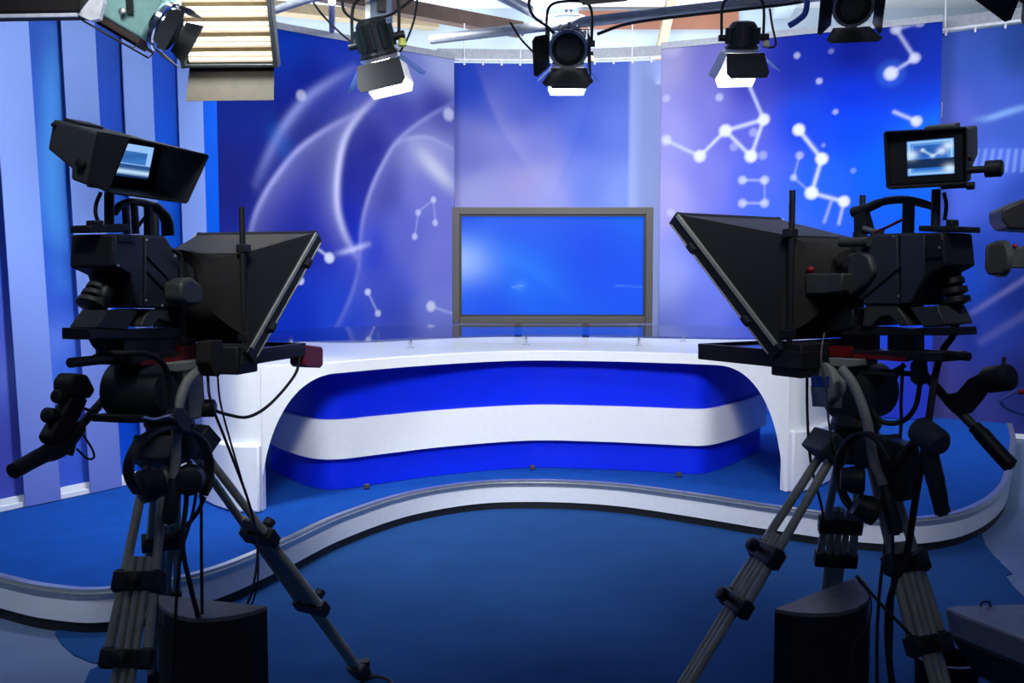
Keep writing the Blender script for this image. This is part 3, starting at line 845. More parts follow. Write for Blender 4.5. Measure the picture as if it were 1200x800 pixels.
def viewfinder(root, rear, head, pitch, W, H, Ln, hood, flare, draw, hoodside=(1, 1)):
    """Box tapering to the front, rubber seam, flared hood around a lit screen. rear = centre of the screen face."""
    r, f, t = frame_of(head, pitch)
    P = lambda x, y, z: rear + r * x + f * y + t * z
    def ring(x0, x1, z0, z1, y): return [P(x0, y, z0), P(x1, y, z0), P(x1, y, z1), P(x0, y, z1)]
    m = MB()
    m.rings([ring(-W / 2, W / 2, -H / 2 - .010, H / 2, .0), ring(-W / 2, W / 2, -H / 2 - .010, H / 2, .065), ring(-W / 2, W / 2, -H / 2 + .016, H / 2, .07), ring(-W / 2 + .008, W / 2 - .008, -H / 2 + .042, H / 2 - .004, Ln)])
    v = m.build('viewfinder', 'vf', root, bevel=.006)
    s_ = MB(); s_.rings([ring(-W / 2 - .003, W / 2 + .003, -H / 2 - .012, H / 2 + .003, -.004), ring(-W / 2 - .003, W / 2 + .003, -H / 2 - .012, H / 2 + .003, .006)]); s_.build('rubber_seal', 'black', v)
    # hood: four thick flaps
    th = .004
    y0 = -.003; fl = flare
    xi, zi = W / 2, H / 2
    a = hood
    def flap(q, nvec): mm.prism(q, [p + nvec * th for p in q])
    mm = MB()
    tl_, tr_ = P(-xi, y0, zi), P(xi, y0, zi); bl_, br_ = P(-xi, y0, -zi), P(xi, y0, -zi)
    TL, TR = P(-xi - fl * .3, y0 - a[0], zi + .012), P(xi + fl, y0 - a[2], zi + .004)
    BL, BR = P(-xi - fl * .2, y0 - a[1], -zi - .004), P(xi + fl * .6, y0 - a[3], -zi - .004)
    flap([tl_, tr_, TR, TL], t); flap([tl_, TL, BL, bl_], -r); flap([tr_, br_, BR, TR], r); flap([bl_, BL, BR, br_], -t)
    mm.build('viewfinder_hood', 'hood', v, smooth=False)
    bz_ = MB(); bz_.rings([ring(-xi + .002, xi - .002, -zi + .002, zi - .002, -.012), ring(-xi + .002, xi - .002, -zi + .002, zi - .002, -.004)]); bz_.build('screen_bezel', 'black', v)
    # screen as fine grid in the bezel plane
    sw, sh, sx, szz = draw['w'], draw['h'], draw['x'], draw['z']
    n = 40; g = np.linspace(0, 1, n + 1); U, Vv = np.meshgrid(g, g, indexing='ij')
    pts = [P(sx - sw / 2 + u * sw, -.0135, szz - sh / 2 + w_ * sh) for u in g for w_ in g]
    sc = MB(); sc.add(pts, [(i * (n + 1) + j, (i + 1) * (n + 1) + j, (i + 1) * (n + 1) + j + 1, i * (n + 1) + j + 1) for i in range(n) for j in range(n)])
    o = sc.build('viewfinder_screen', 'screen', v, smooth=False)
    ca = o.data.color_attributes.new('print', 'FLOAT_COLOR', 'POINT')
    rg = np.ones(((n + 1) ** 2, 4)); rg[:, :3] = draw['fn'](U, Vv).reshape(-1, 3); ca.data.foreach_set('color', rg.ravel())
    return v, P


def screen_left(U, W):
    col = np.ones(U.shape + (3,)) * np.array(lin((150, 195, 250)))
    inn = (U > .06) & (U < .86) & (W > .42) & (W < .80)
    col = np.where(inn[..., None], np.array(lin((60, 120, 195))), col)
    col = mix(col, (35, 85, 150), .6 * inn * np.exp(-((W - .55 - .2 * U) / .1) ** 2))
    col = np.where((W < .40)[..., None], np.array(lin((35, 80, 140))), col)
    col = mix(col, (190, 225, 255), np.exp(-((W - .16) / .07) ** 2))
    col = mix(col, (20, 45, 90), ((W < .07)) * .9)
    return col


def screen_right(U, W):
    col = np.ones(U.shape + (3,)) * np.array(lin((45, 110, 205)))
    col = mix(col, (25, 75, 150), .6 * np.exp(-((U - .4) / .3) ** 2 - ((W - .7) / .2) ** 2))
    edge = np.minimum(np.minimum(U, 1 - U), np.minimum(W, 1 - W))
    col = mix(col, (165, 215, 255), np.exp(-((edge - .05) / .03) ** 2))
    col = mix(col, (110, 180, 250), .7 * np.exp(-((edge - .12) / .02) ** 2))
    col = np.where(((W > .22) & (W < .46))[..., None], np.array(lin((18, 45, 85))), col)
    for u, w, r in ((.34, .72, .045), (.55, .54, .05), (.74, .66, .09), (.1, .6, .12), (.9, .15, .12), (.88, .8, .1)):
        col = mix(col, (215, 238, 255), .95 * np.exp(-(np.hypot(U - u, W - w) / r) ** 2))
    for a_, b_ in (((.34, .72), (.55, .54)), ((.55, .54), (.74, .66))):
        col = mix(col, (190, 225, 255), .8 * np.exp(-(seg_d(U, W, a_, b_) / .025) ** 2))
    return col


rear_l = L.p(146, 190, .03)
v1, P1 = viewfinder(c1, rear_l, R_(-66), R_(17), .190, .125, .175, (.115, .075, .13, .11), .05, dict(w=.125, h=.085, x=.012, z=.008, fn=screen_left))
m = MB(); q = [P1(x, y, .068) for x, y in ((-.06, .115), (.02, .115), (.02, .170), (-.06, .170))]; r_, f_, t_ = frame_of(R_(-66), R_(17)); m.prism(q, [p - t_ * .03 for p in q]); m.build('top_shoe', 'black', v1, bevel=.002)
m = MB(); m.lathe(P1(-.095, .035, -.025), -r_, [(0, .014), (.012, .014), (.015, .01)], 14); m.lathe(P1(-.088, .162, .045), -r_, [(0, .007), (.008, .006)], 10); m.lathe(P1(.02, .03, -.070), -t_, [(0, .012), (.02, .012)], 12); m.each('side_knob', 'black', v1)
m = MB(); m.tube([L.p(128, 226, 0), L.p(128, 266, 0)], .0125, 12); m.build('viewfinder_post', 'black', c1)
m = MB(); slab(m, L, [(106, 264), (150, 262), (152, 272), (106, 273)], .03, -.03); slab(m, L, [(112, 258), (122, 258), (122, 266), (112, 266)], .03, .0); m.build('post_bracket', 'black', c1, bevel=.003)
m = MB(); m.tube(path(L, [(118, 226), (113, 238), (112, 250), (116, 262)], -.02), .005, 8, 5); m.build('viewfinder_cable', 'cable', c1)


# ---- teleprompters
def teleprompter(rig, label, RT, FT, B, gy, rods, tray, loc):
    """RT rear top, FT front top, B bottom edge: (u, half width, z)."""
    t = thing('teleprompter', label, 'teleprompter', loc)
    def q(e, k): return rig(e[0], k * e[1], e[2])
    th = .006
    m = MB()
    ax_in = V((0, 0, -th))
    top = [q(RT, -1), q(RT, 1), q(FT, 1), q(FT, -1)]
    m.prism(top, [p + ax_in for p in top])
    for k in (-1, 1):
        tri = [q(RT, k), q(FT, k), q(B, k)]
        m.prism(tri, [p - rig.w * k * th for p in tri])
    m.build('hood', 'hood', t, smooth=False)
    # frame round the slanted glass
    fr_ = MB()
    e1 = (q(FT, 1) - q(B, 1)).normalized(); nf = e1.cross(rig.w).normalized()
    if nf.dot(rig.u) < 0: nf = -nf
    off = nf * .022
    for k in (-1, 1):
        fr_.bar(q(B, k) + off - e1 * .02, q(FT, k) + off + e1 * .012, .016, .05, nf)
    fr_.bar(q(FT, -1) + off, q(FT, 1) + off, .02, .05, nf); fr_.bar(q(B, -1) + off, q(B, 1) + off, .02, .05, nf)
    fo = fr_.build('glass_frame', 'black', t, bevel=.003)
    ed = MB()
    for k in (-1, 1):
        o_ = rig.w * k * .009 + nf * .002
        ed.bar(q(B, k) + o_ + e1 * .0, q(FT, k) + o_, .006, .012, nf)
        o_ = rig.w * k * .009 + nf * .042
        ed.bar(q(B, k) + o_, q(FT, k) + o_, .004, .004, nf)
    ed.each('edge_strip', 'palegrey', fo)
    lt = MB()
    for k in (-1, 1):
        for f in (.22, .78):
            p = q(B, k).lerp(q(FT, k), f) + rig.w * k * .014 + nf * .03
            lt.box(p, (.03, .018, .02), (e1, rig.w, nf))
    lt.each('latch', 'black', fo, bevel=.002)
    gp = MB(); g = [q(B, -1) + off, q(B, 1) + off, q(FT, 1) + off, q(FT, -1) + off]; gp.prism(g, [p + nf * .003 for p in g]); gp.build('beam_splitter_glass', 'glass', t, smooth=False)
    # cloth shroud from lens to hood
    n = 24; rs = []
    z_c = 1.475
    for i in range(7):
        f = i / 6
        ring = []
        for k in range(n):
            an = 2 * math.pi * k / n
            c_, s_ = math.cos(an), math.sin(an)
            cu = V((c_ * .085, s_ * .085)); mx = max(abs(c_), abs(s_))
            zt_, zb_ = RT[2] - .004, B[2] + .01
            zf = .5 + .5 * s_ / mx
            sq = V((c_ / mx * (B[1] + (RT[1] - B[1]) * zf) * .985, ((zt_ + zb_) / 2 - z_c) + s_ / mx * (zt_ - zb_) / 2))
            pt = cu.lerp(sq, f ** .8) * (1 + .05 * math.sin(k * 2.6 + i * 1.3) * math.sin(math.pi * f))
            ring.append(rig(gy + (RT[0] - .002 - gy) * f, pt.x, z_c + pt.y))
        rs.append(ring)
    m = MB(); m.rings(rs); m.build('cloth_shroud', 'cloth', t)
    rd = MB()
    for k in (-1, 1):
        rd.tube([rig(RT[0] - .025, k * (RT[1] + .012), rods[0]), rig(RT[0] - .025, k * (RT[1] + .012), rods[1])], .009, 12)
    rd.each('upright_rod', 'black', t)
    cl_ = MB()
    for k in (-1, 1):
        for z in (rods[0] - .12, B[2] + .03):
            cl_.box(rig(RT[0] - .02, k * (RT[1] + .012), z), (.03, .035, .025), (rig.u, rig.w, V((0, 0, 1))))
    cl_.each('rod_clamp', 'black', t, bevel=.003)
    u0, u1, hw, z0, z1 = tray
    X = (rig.u, rig.w, V((0, 0, 1)))
    m = MB(); m.box(rig((u0 + u1) / 2, 0, (z0 + z1) / 2), (u1 - u0, 2 * hw, z1 - z0), X)
    pm_ = m.build('prompt_monitor', 'matte', t, bevel=.004)
    m = MB()
    for k in (-1, 1): m.box(rig((u0 + u1) / 2, k * (hw - .008), z1 + .003), (u1 - u0, .016, .014), X)
    m.box(rig(u1 - .008, 0, z1 + .003), (.016, 2 * hw - .032, .014), X); m.box(rig(u0 + .008, 0, z1 + .003), (.016, 2 * hw - .032, .014), X)
    m.each('monitor_rim', 'black', pm_, bevel=.002)
    m = MB(); m.box(rig((u0 + u1) / 2, 0, z1 + .001), (u1 - u0 - .04, 2 * hw - .04, .003), X); m.build('monitor_screen', 'darkscreen', pm_)
    m = MB()
    for k in (-1, 1): m.tube([rig(-.16, k * .045, z0 - .005), rig(u0 + .06, k * .045, z0 - .005)], .008, 10)
    m.each('support_rail', 'black', t)
    m = MB(); m.box(rig(RT[0] - .02, 0, (z0 + B[2]) / 2 - .01), (.11, 2 * RT[1] + .04, B[2] - z0 + .03), X); m.build('cradle', 'matte', t, bevel=.005)
    return t, q


p1, q1 = teleprompter(L, 'black teleprompter with flared hood in front of the swirl panel, red box on its monitor', (.185, .135, 1.552), (.47, .215, 1.622), (.145, .17, 1.275), .064, (1.685, 1.27), (.12, .50, .165, 1.222, 1.256), L(.2, 0, 1.2))
m = MB(); slab(m, L, [(357, 407), (360, 404), (377, 406), (379, 409), (379, 427), (376, 431), (360, 430), (357, 427)], .165, .11); m.build('tally_box', 'redl', p1, bevel=.004)
m = MB(); slab(m, L, [(214, 330), (226, 325), (236, 332), (241, 345), (236, 357), (220, 358), (213, 350)], .15, .09); m.build('focus_motor', 'tubed', p1, bevel=.01)
m = MB(); m.tube(path(L, [(200, 292), (210, 297), (213, 310), (213, 350), (216, 400)], .09), .006, 8, 5); m.build('lens_cable', 'cable', p1)
m = MB(); slab(m, L, [(247, 400), (262, 398), (262, 425), (258, 441), (252, 441), (245, 424)], .165, .12); m.build('counterweight', 'cloth', p1, bevel=.004)

p2, q2 = teleprompter(Rr, 'black teleprompter with flared hood in front of the molecule panel', (.14, .14, 1.60), (.50, .225, 1.675), (.135, .175, 1.29), .038, (1.725, 1.29), (.06, .47, .17, 1.222, 1.262), Rr(.2, 0, 1.2))
m = MB(); slab(m, Rr, [(943, 320), (988, 320), (984, 342), (966, 345), (943, 345)], .13, .06); m.build('focus_motor', 'tubed', p2, bevel=.006)
m = MB(); m.ball(Rr.p(950, 316, .12), .011); m.build('red_button', 'red', p2)
m = MB(); m.tube(path(Rr, [(985, 284), (1000, 284), (1018, 283)], .09), .013, 12); m.build('lens_barrel_rod', 'tubed', p2)

# ---- right camera
c2 = thing('studio_camera', 'studio camera aimed leftwards, in front of the molecule panel, viewfinder screen facing out', 'studio camera', Rr(-.15, 0, 1.36))
body_r = [(1000, 302), (1018, 274), (1104, 272), (1108, 311), (1091, 320), (1067, 358), (1012, 358), (1001, 346)]
m = MB(); slab(m, Rr, body_r, .065, -.065); m.build('body', 'matte', c2, bevel=.006)
for poly in ([(1002, 303), (1019, 276), (1051, 275), (1053, 356), (1013, 356), (1003, 345)], [(1055, 275), (1083, 275), (1083, 322), (1066, 355), (1055, 355)]):
    m = MB(); slab(m, Rr, poly, .071, .06); m.build('side_cover', 'cam', c2, bevel=.002)
m = MB(); m.tube(path(Rr, [(1056, 312), (1010, 350)], .073), .0035, 8); m.each('cover_rib', 'black', c2)
m = MB(); slab(m, Rr, [(992, 298), (1008, 293), (1018, 300), (1024, 318), (1016, 332), (996, 348), (991, 340)], .09, .05); m.build('hand_grip', 'vf', c2, bevel=.008)
m = MB(); slab(m, Rr, [(1085, 282), (1103, 281), (1104, 301), (1086, 302)], .07, .06); m.build('switch_plate', 'black', c2)
m = MB()
for x, y in ((1047, 277), (1053, 347), (1101, 290)): m.lathe(Rr.p(x, y, .071), Rr.w, [(0, .004), (.003, .003)], 8)
m.each('screw', 'alu', c2)
m = MB(); m.lathe(Rr(-.05, 0, 1.475), Rr.u, [(0, .05), (.02, .058), (.05, .058), (.055, .05), (.07, .05), (.075, .062), (.085, .062)], 24); m.build('lens', 'black', c2)
m = MB(); m.tube(path(Rr, [(1000, 249), (1016, 244), (1036, 236), (1060, 234), (1080, 238), (1096, 243)], 0), [.016, .013, .011, .011, .011, .010], 12, 5); m.build('carry_handle', 'black', c2)
m = MB(); m.bar(Rr.p(1065, 235, 0), Rr.p(1064, 273, 0), .02, .024); slab(m, Rr, [(1000, 246), (1012, 244), (1020, 274), (1001, 274)], .012, -.012); m.each('handle_post', 'black', c2)
m = MB(); m.tube(path(Rr, [(1012, 267), (1024, 271), (1035, 271)], .02), .007, 8); m.build('handle_pin', 'alu', c2)
m = MB(); m.tube(path(Rr, [(1026, 272), (1042, 265), (1058, 257)], .03), .004, 8); m.build('red_lead', 'red', c2)
m = MB()
a0 = Rr.p(1112, 314, -.02); a1 = Rr.p(1120, 356, -.02); dd = a1 - a0
for k in range(4): m.lathe(a0 + dd * (k / 3.8) - Rr.u * .0, dd, [(0, .02), (.004, .028 + .003 * k), (.018, .029 + .003 * k), (.024, .02)], 18)
m.each('cable_boot', 'black', c2)
m = MB(); slab(m, Rr, [(1014, 357), (1050, 357), (1066, 381), (1054, 382), (1043, 370), (1032, 371), (1020, 382), (1010, 382)], .066, -.05); m.build('base_foot', 'tubed', c2, bevel=.003)
m = MB(); slab(m, Rr, [(1066, 360), (1098, 358), (1108, 380), (1082, 384)], .06, -.06); m.build('base_wedge', 'tubed', c2, bevel=.003)
m = MB(); slab(m, Rr, [(985, 382), (1060, 385), (1120, 383), (1121, 393), (985, 393)], .055, -.035); m.build('camera_plate', 'black', c2, bevel=.003)
m = MB()
for x0, x1 in ((988, 1015), (1040, 1047), (1060, 1067)): slab(m, Rr, [(x0, 392), (x1, 392), (x1, 411), (x0, 410)], .03, -.03)
m.each('riser', 'black', c2)
m = MB(); slab(m, Rr, [(960, 376), (985, 360), (1000, 362), (1000, 384), (965, 392)], .06, -.05); m.build('lens_support', 'black', c2, bevel=.004)
rear_r = Rr.p(1086, 185, .06)
v2, P2 = viewfinder(c2, rear_r, R_(38), R_(12), .178, .125, .185, (.028, .024, .016, .016), .008, dict(w=.112, h=.088, x=.012, z=.002, fn=screen_right))
r_, f_, t_ = frame_of(R_(38), R_(12))
m = MB(); q = [P2(x, y, .072) for x, y in ((-.03, .10), (.045, .10), (.045, .16), (-.03, .16))]; m.prism(q, [p - t_ * .03 for p in q]); m.build('top_shoe', 'vf', v2, bevel=.003)
m = MB(); m.lathe(P2(.089, .02, -.04), r_, [(0, .009), (.042, .009), (.043, .021), (.078, .021), (.082, .016)], 14); m.lathe(P2(.089, .04, -.01), r_, [(0, .009), (.008, .009)], 10)
m.lathe(P2(.03, .01, -.078), r_, [(0, .005), (.06, .005), (.061, .010), (.078, .010)], 10); m.each('side_knob', 'black', v2)
m = MB(); m.tube([Rr.p(1097, 222, 0), Rr.p(1096, 268, 0)], .0115, 12); m.build('viewfinder_post', 'black', c2)
m = MB(); slab(m, Rr, [(1076, 264), (1122, 265), (1122, 272), (1076, 271)], .05, -.05); slab(m, Rr, [(1108, 257), (1116, 257), (1116, 265), (1108, 265)], .02, -.01); m.build('post_bracket', 'black', c2, bevel=.003)
m = MB(); m.tube(path(Rr, [(1106, 226), (1109, 240), (1107, 258)], -.02), .005, 8, 5); m.build('viewfinder_cable', 'cable', c2)

# ---- right pan head
hr = thing('pan_head', 'fluid pan head with pale round drum under the camera by the molecule panel', 'pan head', Rr(0, 0, 1.07))
m = MB(); m.lathe(Rr.p(1003, 458, 0) + Rr.w * 0, Rr.w, [(-.09, .05), (-.085, .08), (.05, .085), (.06, .06)], 24); m.lathe(Rr(0, 0, 1.045), (0, 0, 1), [(0, .06), (.02, .07), (.05, .062)], 24)
m.build('head_body', 'headgreen', hr)
m = MB(); m.lathe(Rr.p(968, 450, .07), Rr.w + Rr.u * .4, [(-.04, .05), (.0, .062), (.012, .06), (.02, .03)], 24); slab(m, Rr, [(950, 452), (985, 452), (984, 478), (952, 476)], .07, .02); m.build('drag_drum', 'palegrey', hr)
m = MB(); slab(m, Rr, [(950, 440), (968, 441), (968, 454), (951, 453)], .115, .1); m.build('blue_sticker', 'bluecab', hr)
m = MB(); slab(m, Rr, [(970, 419), (1008, 421), (1006, 429), (988, 431), (972, 428)], .08, .0); m.build('bracket_cap', 'palegrey', hr, bevel=.003)
m = MB(); slab(m, Rr, [(965, 409), (1104, 413), (1104, 424), (965, 420)], .055, -.055); m.build('slide_plate', 'black', hr, bevel=.003)
m = MB(); slab(m, Rr, [(972, 405), (996, 406), (996, 418), (972, 417)], .06, .045); slab(m, Rr, [(1000, 414), (1060, 419), (1060, 424), (1000, 419)], .058, .04); m.each('slide_lock', 'red', hr)
m = MB(); m.tube(path(Rr, [(1050, 412), (1100, 415), (1136, 418)], .02), .011, 12); m.build('balance_bar', 'black', hr)
m = MB(); m.tube(path(Rr, [(986, 432), (998, 447), (1007, 466), (1014, 486), (1019, 508), (1024, 540), (1036, 570), (1040, 585)], .11), .0135, 12, 5); m.build('pan_bar', 'palegrey', hr)
m = MB(); m.tube(path(Rr, [(1036, 568), (1040, 582), (1046, 606), (1049, 622), (1050, 627)], .11), [.016, .020, .021, .02, .01], 14, 3); m.build('handle_grip', 'black', hr)
m = MB(); m.tube(path(Rr, [(1080, 436), (1092, 448), (1110, 468), (1130, 488), (1146, 504)], -.1), .0125, 12, 3); m.build('pan_bar', 'tubed', hr)
m = MB(); m.tube(path(Rr, [(1142, 500), (1150, 508), (1168, 528), (1182, 543), (1186, 547)], -.1), [.018, .021, .021, .021, .012], 14, 3); m.build('handle_grip', 'black', hr)
zc = MB(); slab(zc, Rr, [(1104, 462), (1120, 460), (1134, 444), (1150, 436), (1152, 452), (1140, 470), (1126, 486), (1116, 484), (1106, 474)], -.08, -.13)
zc.lathe(Rr.p(1150, 446, -.1), Rr.p(1180, 442, -.1) - Rr.p(1150, 446, -.1), [(0, .022), (.02, .035), (.075, .035), (.085, .028)], 18)
zc = zc.build('zoom_control', 'matte', hr, bevel=.004)
m = MB(); m.tube(path(Rr, [(1175, 434), (1177, 418)], -.1), .005, 8); m.each('control_lever', 'tubed', zc)
m = MB(); m.tube(path(Rr, [(1046, 548, .1), (1062, 530, .1), (1075, 516, .1), (1088, 514, .1)]), .013, 10, 3); m.build('pan_bar', 'black', hr)
m = MB(); m.lathe(Rr.p(1090, 512, .1), V((.2, -.9, -.3)), [(-.05, .02), (-.04, .036), (.03, .036), (.045, .025)], 18); m.build('focus_control', 'cam', hr)
m = MB(); m.tube(path(Rr, [(1089, 528), (1092, 545), (1098, 570), (1104, 598), (1106, 604)], .1), [.022, .023, .021, .019, .012], 14, 3); m.build('handle_grip', 'black', hr)
m = MB(); slab(m, Rr, [(1066, 425), (1076, 420), (1078, 440), (1074, 452), (1066, 446)], .04, .0); m.build('bar_clamp', 'black', hr, bevel=.004)
m = MB(); slab(m, Rr, [(1018, 520), (1040, 515), (1062, 524), (1062, 575), (1052, 590), (1030, 575), (1022, 545)], .1, .04); m.build('handle_rosette', 'black', hr, bevel=.008)


# ---- headphones
def headphones(rig, label, band, cups, w, loc, r=.04):
    t = thing('headphones', label, 'headphones', loc)
    m = MB(); pts = spline(path(rig, band, w), 6); rs = []
    for i, p in enumerate(pts):
        d = (pts[min(i + 1, len(pts) - 1)] - pts[max(i - 1, 0)]).normalized(); n = rig.w.cross(d).normalized()
        a, b = rig.w * .014, n * .006
        rs.append([p - a - b, p + a - b, p + a + b, p - a + b])
    m.rings(rs); m.build('headband', 'black', t, bevel=.003)
    for x, y, ax in cups:
        c = rig.p(x, y, w); d = (rig.u * ax[0] + rig.w * ax[1] + V((0, 0, ax[2]))).normalized()
        m = MB(); m.lathe(c, d, [(-.03, r * .7), (-.025, r), (.005, r * 1.02), (.012, r * .9), (.03, r * .85), (.034, r * .6)], 20); o = m.build('ear_cup', 'black', t)
    return t


headphones(L, 'black headphones hanging below the pan head of the camera by the striped wall', [(162, 578), (152, 560), (152, 540), (165, 516), (190, 502), (214, 502), (236, 516), (245, 540), (244, 566), (238, 580)], [(176, 568, (.8, .5, .1)), (222, 562, (-.8, .5, .1))], .13, L.p(200, 540, .13), .042)
headphones(Rr, 'black headphones with wide round band hanging on the pan head by the molecule panel', [(1046, 540), (1030, 516), (1012, 508), (994, 517), (983, 540), (984, 565), (994, 590), (1010, 602)], [(1016, 596, (.6, .6, .4)), (1000, 562, (.8, .6, 0))], .15, Rr.p(1015, 540, .15), .036)


# ------------------------------------------------------------------ cables
def cable(label, pts, r=.005, m='cable', k=6):
    o = MB().tube(pts, r, 8, k).build('cable', m)
    return tag(o, label, 'cable')


cable('thin black cable looping from the red box down to the pan head knob', path(L, [(352, 418, .17), (345, 440, .16), (318, 472, .15), (292, 488, .15), (268, 486, .14), (244, 478, .12)]), .005)
cable('thick black cable curving from the rear of the camera by the striped wall', path(L, [(107, 362, -.02), (106, 390, -.02), (116, 408, -.0), (140, 414, .05), (170, 414, .09), (190, 425, .1), (199, 448, .1), (201, 480, .1)]), .008)
cable('thin black lead falling from the teleprompter counterweight over the white desk end', path(L, [(255, 440, .14), (258, 470, .15), (268, 510, .16), (284, 565, .17), (300, 622, .18)]) + [L.p(302, 680, .19), L.p(292, 718, .12)], .003)
cable('black lead running down along the leg before the white desk end', path(L, [(243, 436, .12), (247, 470, .15), (266, 520, .16), (292, 590, .17), (302, 640, .17), (296, 690, .18), (284, 720, .14)]), .004)
cable('thick black cable hanging below the headphones before the black floor speaker', path(L, [(222, 540, .10), (218, 590, .12), (214, 640, .13), (224, 690, .14), (236, 745, .14), (244, 850, .1)]), .007)
cable('thin black cable hanging beside the thick one below the headphones', path(L, [(232, 560, .10), (226, 600, .12), (212, 650, .12), (207, 700, .12), (204, 760, .12), (200, 850, .1)]), .0045)
cable('straight black cable hanging right of the headphones', path(L, [(236, 560, .10), (236, 640, .14), (237, 720, .14), (239, 860, .1)]), .0045)
cable('black headphone lead sagging across the tripod tubes', path(L, [(240, 582, .13), (230, 602, .12), (212, 622, .1), (190, 634, .08), (172, 640, .05)]), .006)
g = at_z(430, 798, .006)
cable('loop of black cable lying on the carpet by the tripod foot', [g + V(p) for p in ((-.02, -.35, .004), (-.03, -.1, .004), (0, .02, .004), (.06, .02, .004), (.10, -.06, .004), (.10, -.35, .004))], .006)
cable('thick black cable looping under the slide plate beside the pale pan bar', path(Rr, [(1060, 428, .0), (1040, 440, .0), (1026, 455, .02), (1022, 478, .02), (1034, 494, .02), (1056, 494, .0), (1072, 478, .0), (1078, 450, -.02), (1080, 425, -.02)]), .007)
cable('thick black cable hanging from the camera rear past the focus control', path(Rr, [(1124, 356, -.02), (1118, 390, -.03), (1105, 410, -.04), (1096, 440, .02), (1090, 480, .07), (1082, 530, .10), (1072, 590, .08), (1062, 650, .06), (1046, 690, .1), (1040, 730, .1), (1044, 790, .1), (1060, 860, .06)]), .009)
cable('thin black cable curving from the boot down behind the right camera', path(Rr, [(1124, 318, -.03), (1126, 345, -.03), (1120, 372, -.03), (1112, 392, -.03)]), .005)
cable('thin straight cable hanging behind the looping cable, from the slide plate', path(Rr, [(1058, 425, -.03), (1056, 470, -.03), (1054, 520, -.03), (1030, 700, .12), (1028, 850, .1)]), .0045)
cable('thin cable hanging at the white desk leg behind the right tripod', path(Rr, [(946, 420, .06), (946, 480, .08), (950, 540, .1), (962, 590, .02), (966, 612, -.1)]), .004)
cable('thin cable hanging down the middle of the right tripod', path(Rr, [(1046, 600, .08), (1046, 680, .1), (1044, 760, .1), (1040, 860, .08)]), .0045)
cable('black cable crossing from the slanted floor speaker to the tripod leg', path(Rr, [(1004, 675, .1), (1030, 705, .12), (1056, 732, .12), (1080, 758, .12)]), .0045)
cable('thin pale lead hanging over the pan head drum', path(Rr, [(966, 390, .1), (962, 420, .13), (968, 455, .135), (972, 500, .13), (982, 540, .12)]), .003, 'tubed')
cable('thin looped lead under the floor speaker top at right', path(Rr, [(1006, 680, .1), (1020, 700, .1), (1018, 730, .1), (1002, 755, .12), (994, 800, .12)]), .0025)

# ------------------------------------------------------------------ floor speakers and console
def floor_speaker(label, A, B, bulge, tilt, htop, sink):
    """A standing black cabinet: straight back edge A-B, bowed front, grey sloping top."""
    t = thing('floor_speaker', label, 'speaker', ((A.x + B.x) / 2, (A.y + B.y) / 2, .006))
    d = (B - A); d.z = 0; n = V((d.y, -d.x, 0)).normalized()
    if n.y > 0: n = -n
    ring = [A] + [A.lerp(B, f) + n * bulge * math.sin(math.pi * min(1, f * 1.0)) ** .7 for f in (.08, .2, .35, .5, .65, .8, .92)] + [B]
    base = [V((p.x, p.y, .006)) - n * 0 for p in ring]
    top = [V((p.x, p.y, p.z if True else 0)) for p in ring]
    top2 = []
    for p in top: top2.append(p + V((0, 0, -.012)))
    m = MB(); m.prism(base, top2); m.build('cabinet', 'matte', t, smooth=False)
    m = MB(); m.prism(top2, top); m.build('top_panel', 'greymid', t, smooth=False)
    gr_ = MB(); fr0 = [V((p.x, p.y, 0)) + n * .006 for p in ring[1:-1]]
    gr_.rings([[V((p.x, p.y, .06)), V((p.x, p.y, ring[3].z - .05)), V((p.x, p.y, ring[3].z - .05)) - n * .006, V((p.x, p.y, .06)) - n * .006] for p in fr0]); gr_.build('front_grille', 'cloth', t)
    return t


A = at_z(186, 697, .56); B = at_z(313, 710, .54)
floor_speaker('black floor speaker with grey top standing behind the tripod before the desk end', A, B, .14, 0, 0, 0)
A = at_z(908, 713, .47); B = at_z(1008, 674, .53)
floor_speaker('black floor speaker with slanting grey top standing under the camera by the molecule panel', A, B, .16, 0, 0, 0)

con = thing('console_table', 'grey console table with thick sloping lip and pull ring, at the lower right corner', 'table', (1.5, 2.3, .0))
zc_ = .55
P0 = [at_z(1107, 712, zc_), at_z(1120, 709, zc_), at_z(1200, 707, zc_), V((2.3, 2.75, zc_)), V((2.3, 2.0, zc_)), at_z(1290, 785, zc_), at_z(1200, 749, zc_), at_z(1130, 722, zc_)]
top = [V((p.x, p.y, zc_)) for p in P0]
cen = sum(top, V((0, 0, 0))) / len(top)
low = [cen + (p - cen) * .96 - V((0, 0, .075)) for p in top]
low2 = [cen + (p - cen) * .78 - V((0, 0, .18)) for p in top]
m = MB(); m.rings([low, top]); m.build('table_top', 'greytop', con, bevel=.006)
m = MB(); m.rings([low2, [p + V((0, 0, -.001)) for p in low]]); m.build('under_tray', 'vf', con, bevel=.004)
m = MB(); m.lathe((1.85, 2.40, .0), (0, 0, 1), [(0, .2), (.02, .2), (.03, .11), (.375, .10)], 24); m.build('pedestal', 'black', con)
m = MB(); h = at_z(1155, 711, zc_); m.tube([h + V((-.014, 0, 0)), h + V((-.012, 0, .012)), h + V((0, 0, .016)), h + V((.012, 0, .012)), h + V((.014, 0, 0))], .003, 8, 3); m.build('pull_ring', 'black', con)
bn = MB(); bb = at_z(1140, 800, .32); bn.lathe((bb.x - .02, bb.y + .12, .0), (0, 0, 1), [(0, .075), (.33, .09), (.335, .094), (.35, .094), (.35, .08), (.03, .07)], 24)
tag(bn.build('waste_bin', 'black'), 'small black round bin on the floor below the grey console', 'bin')

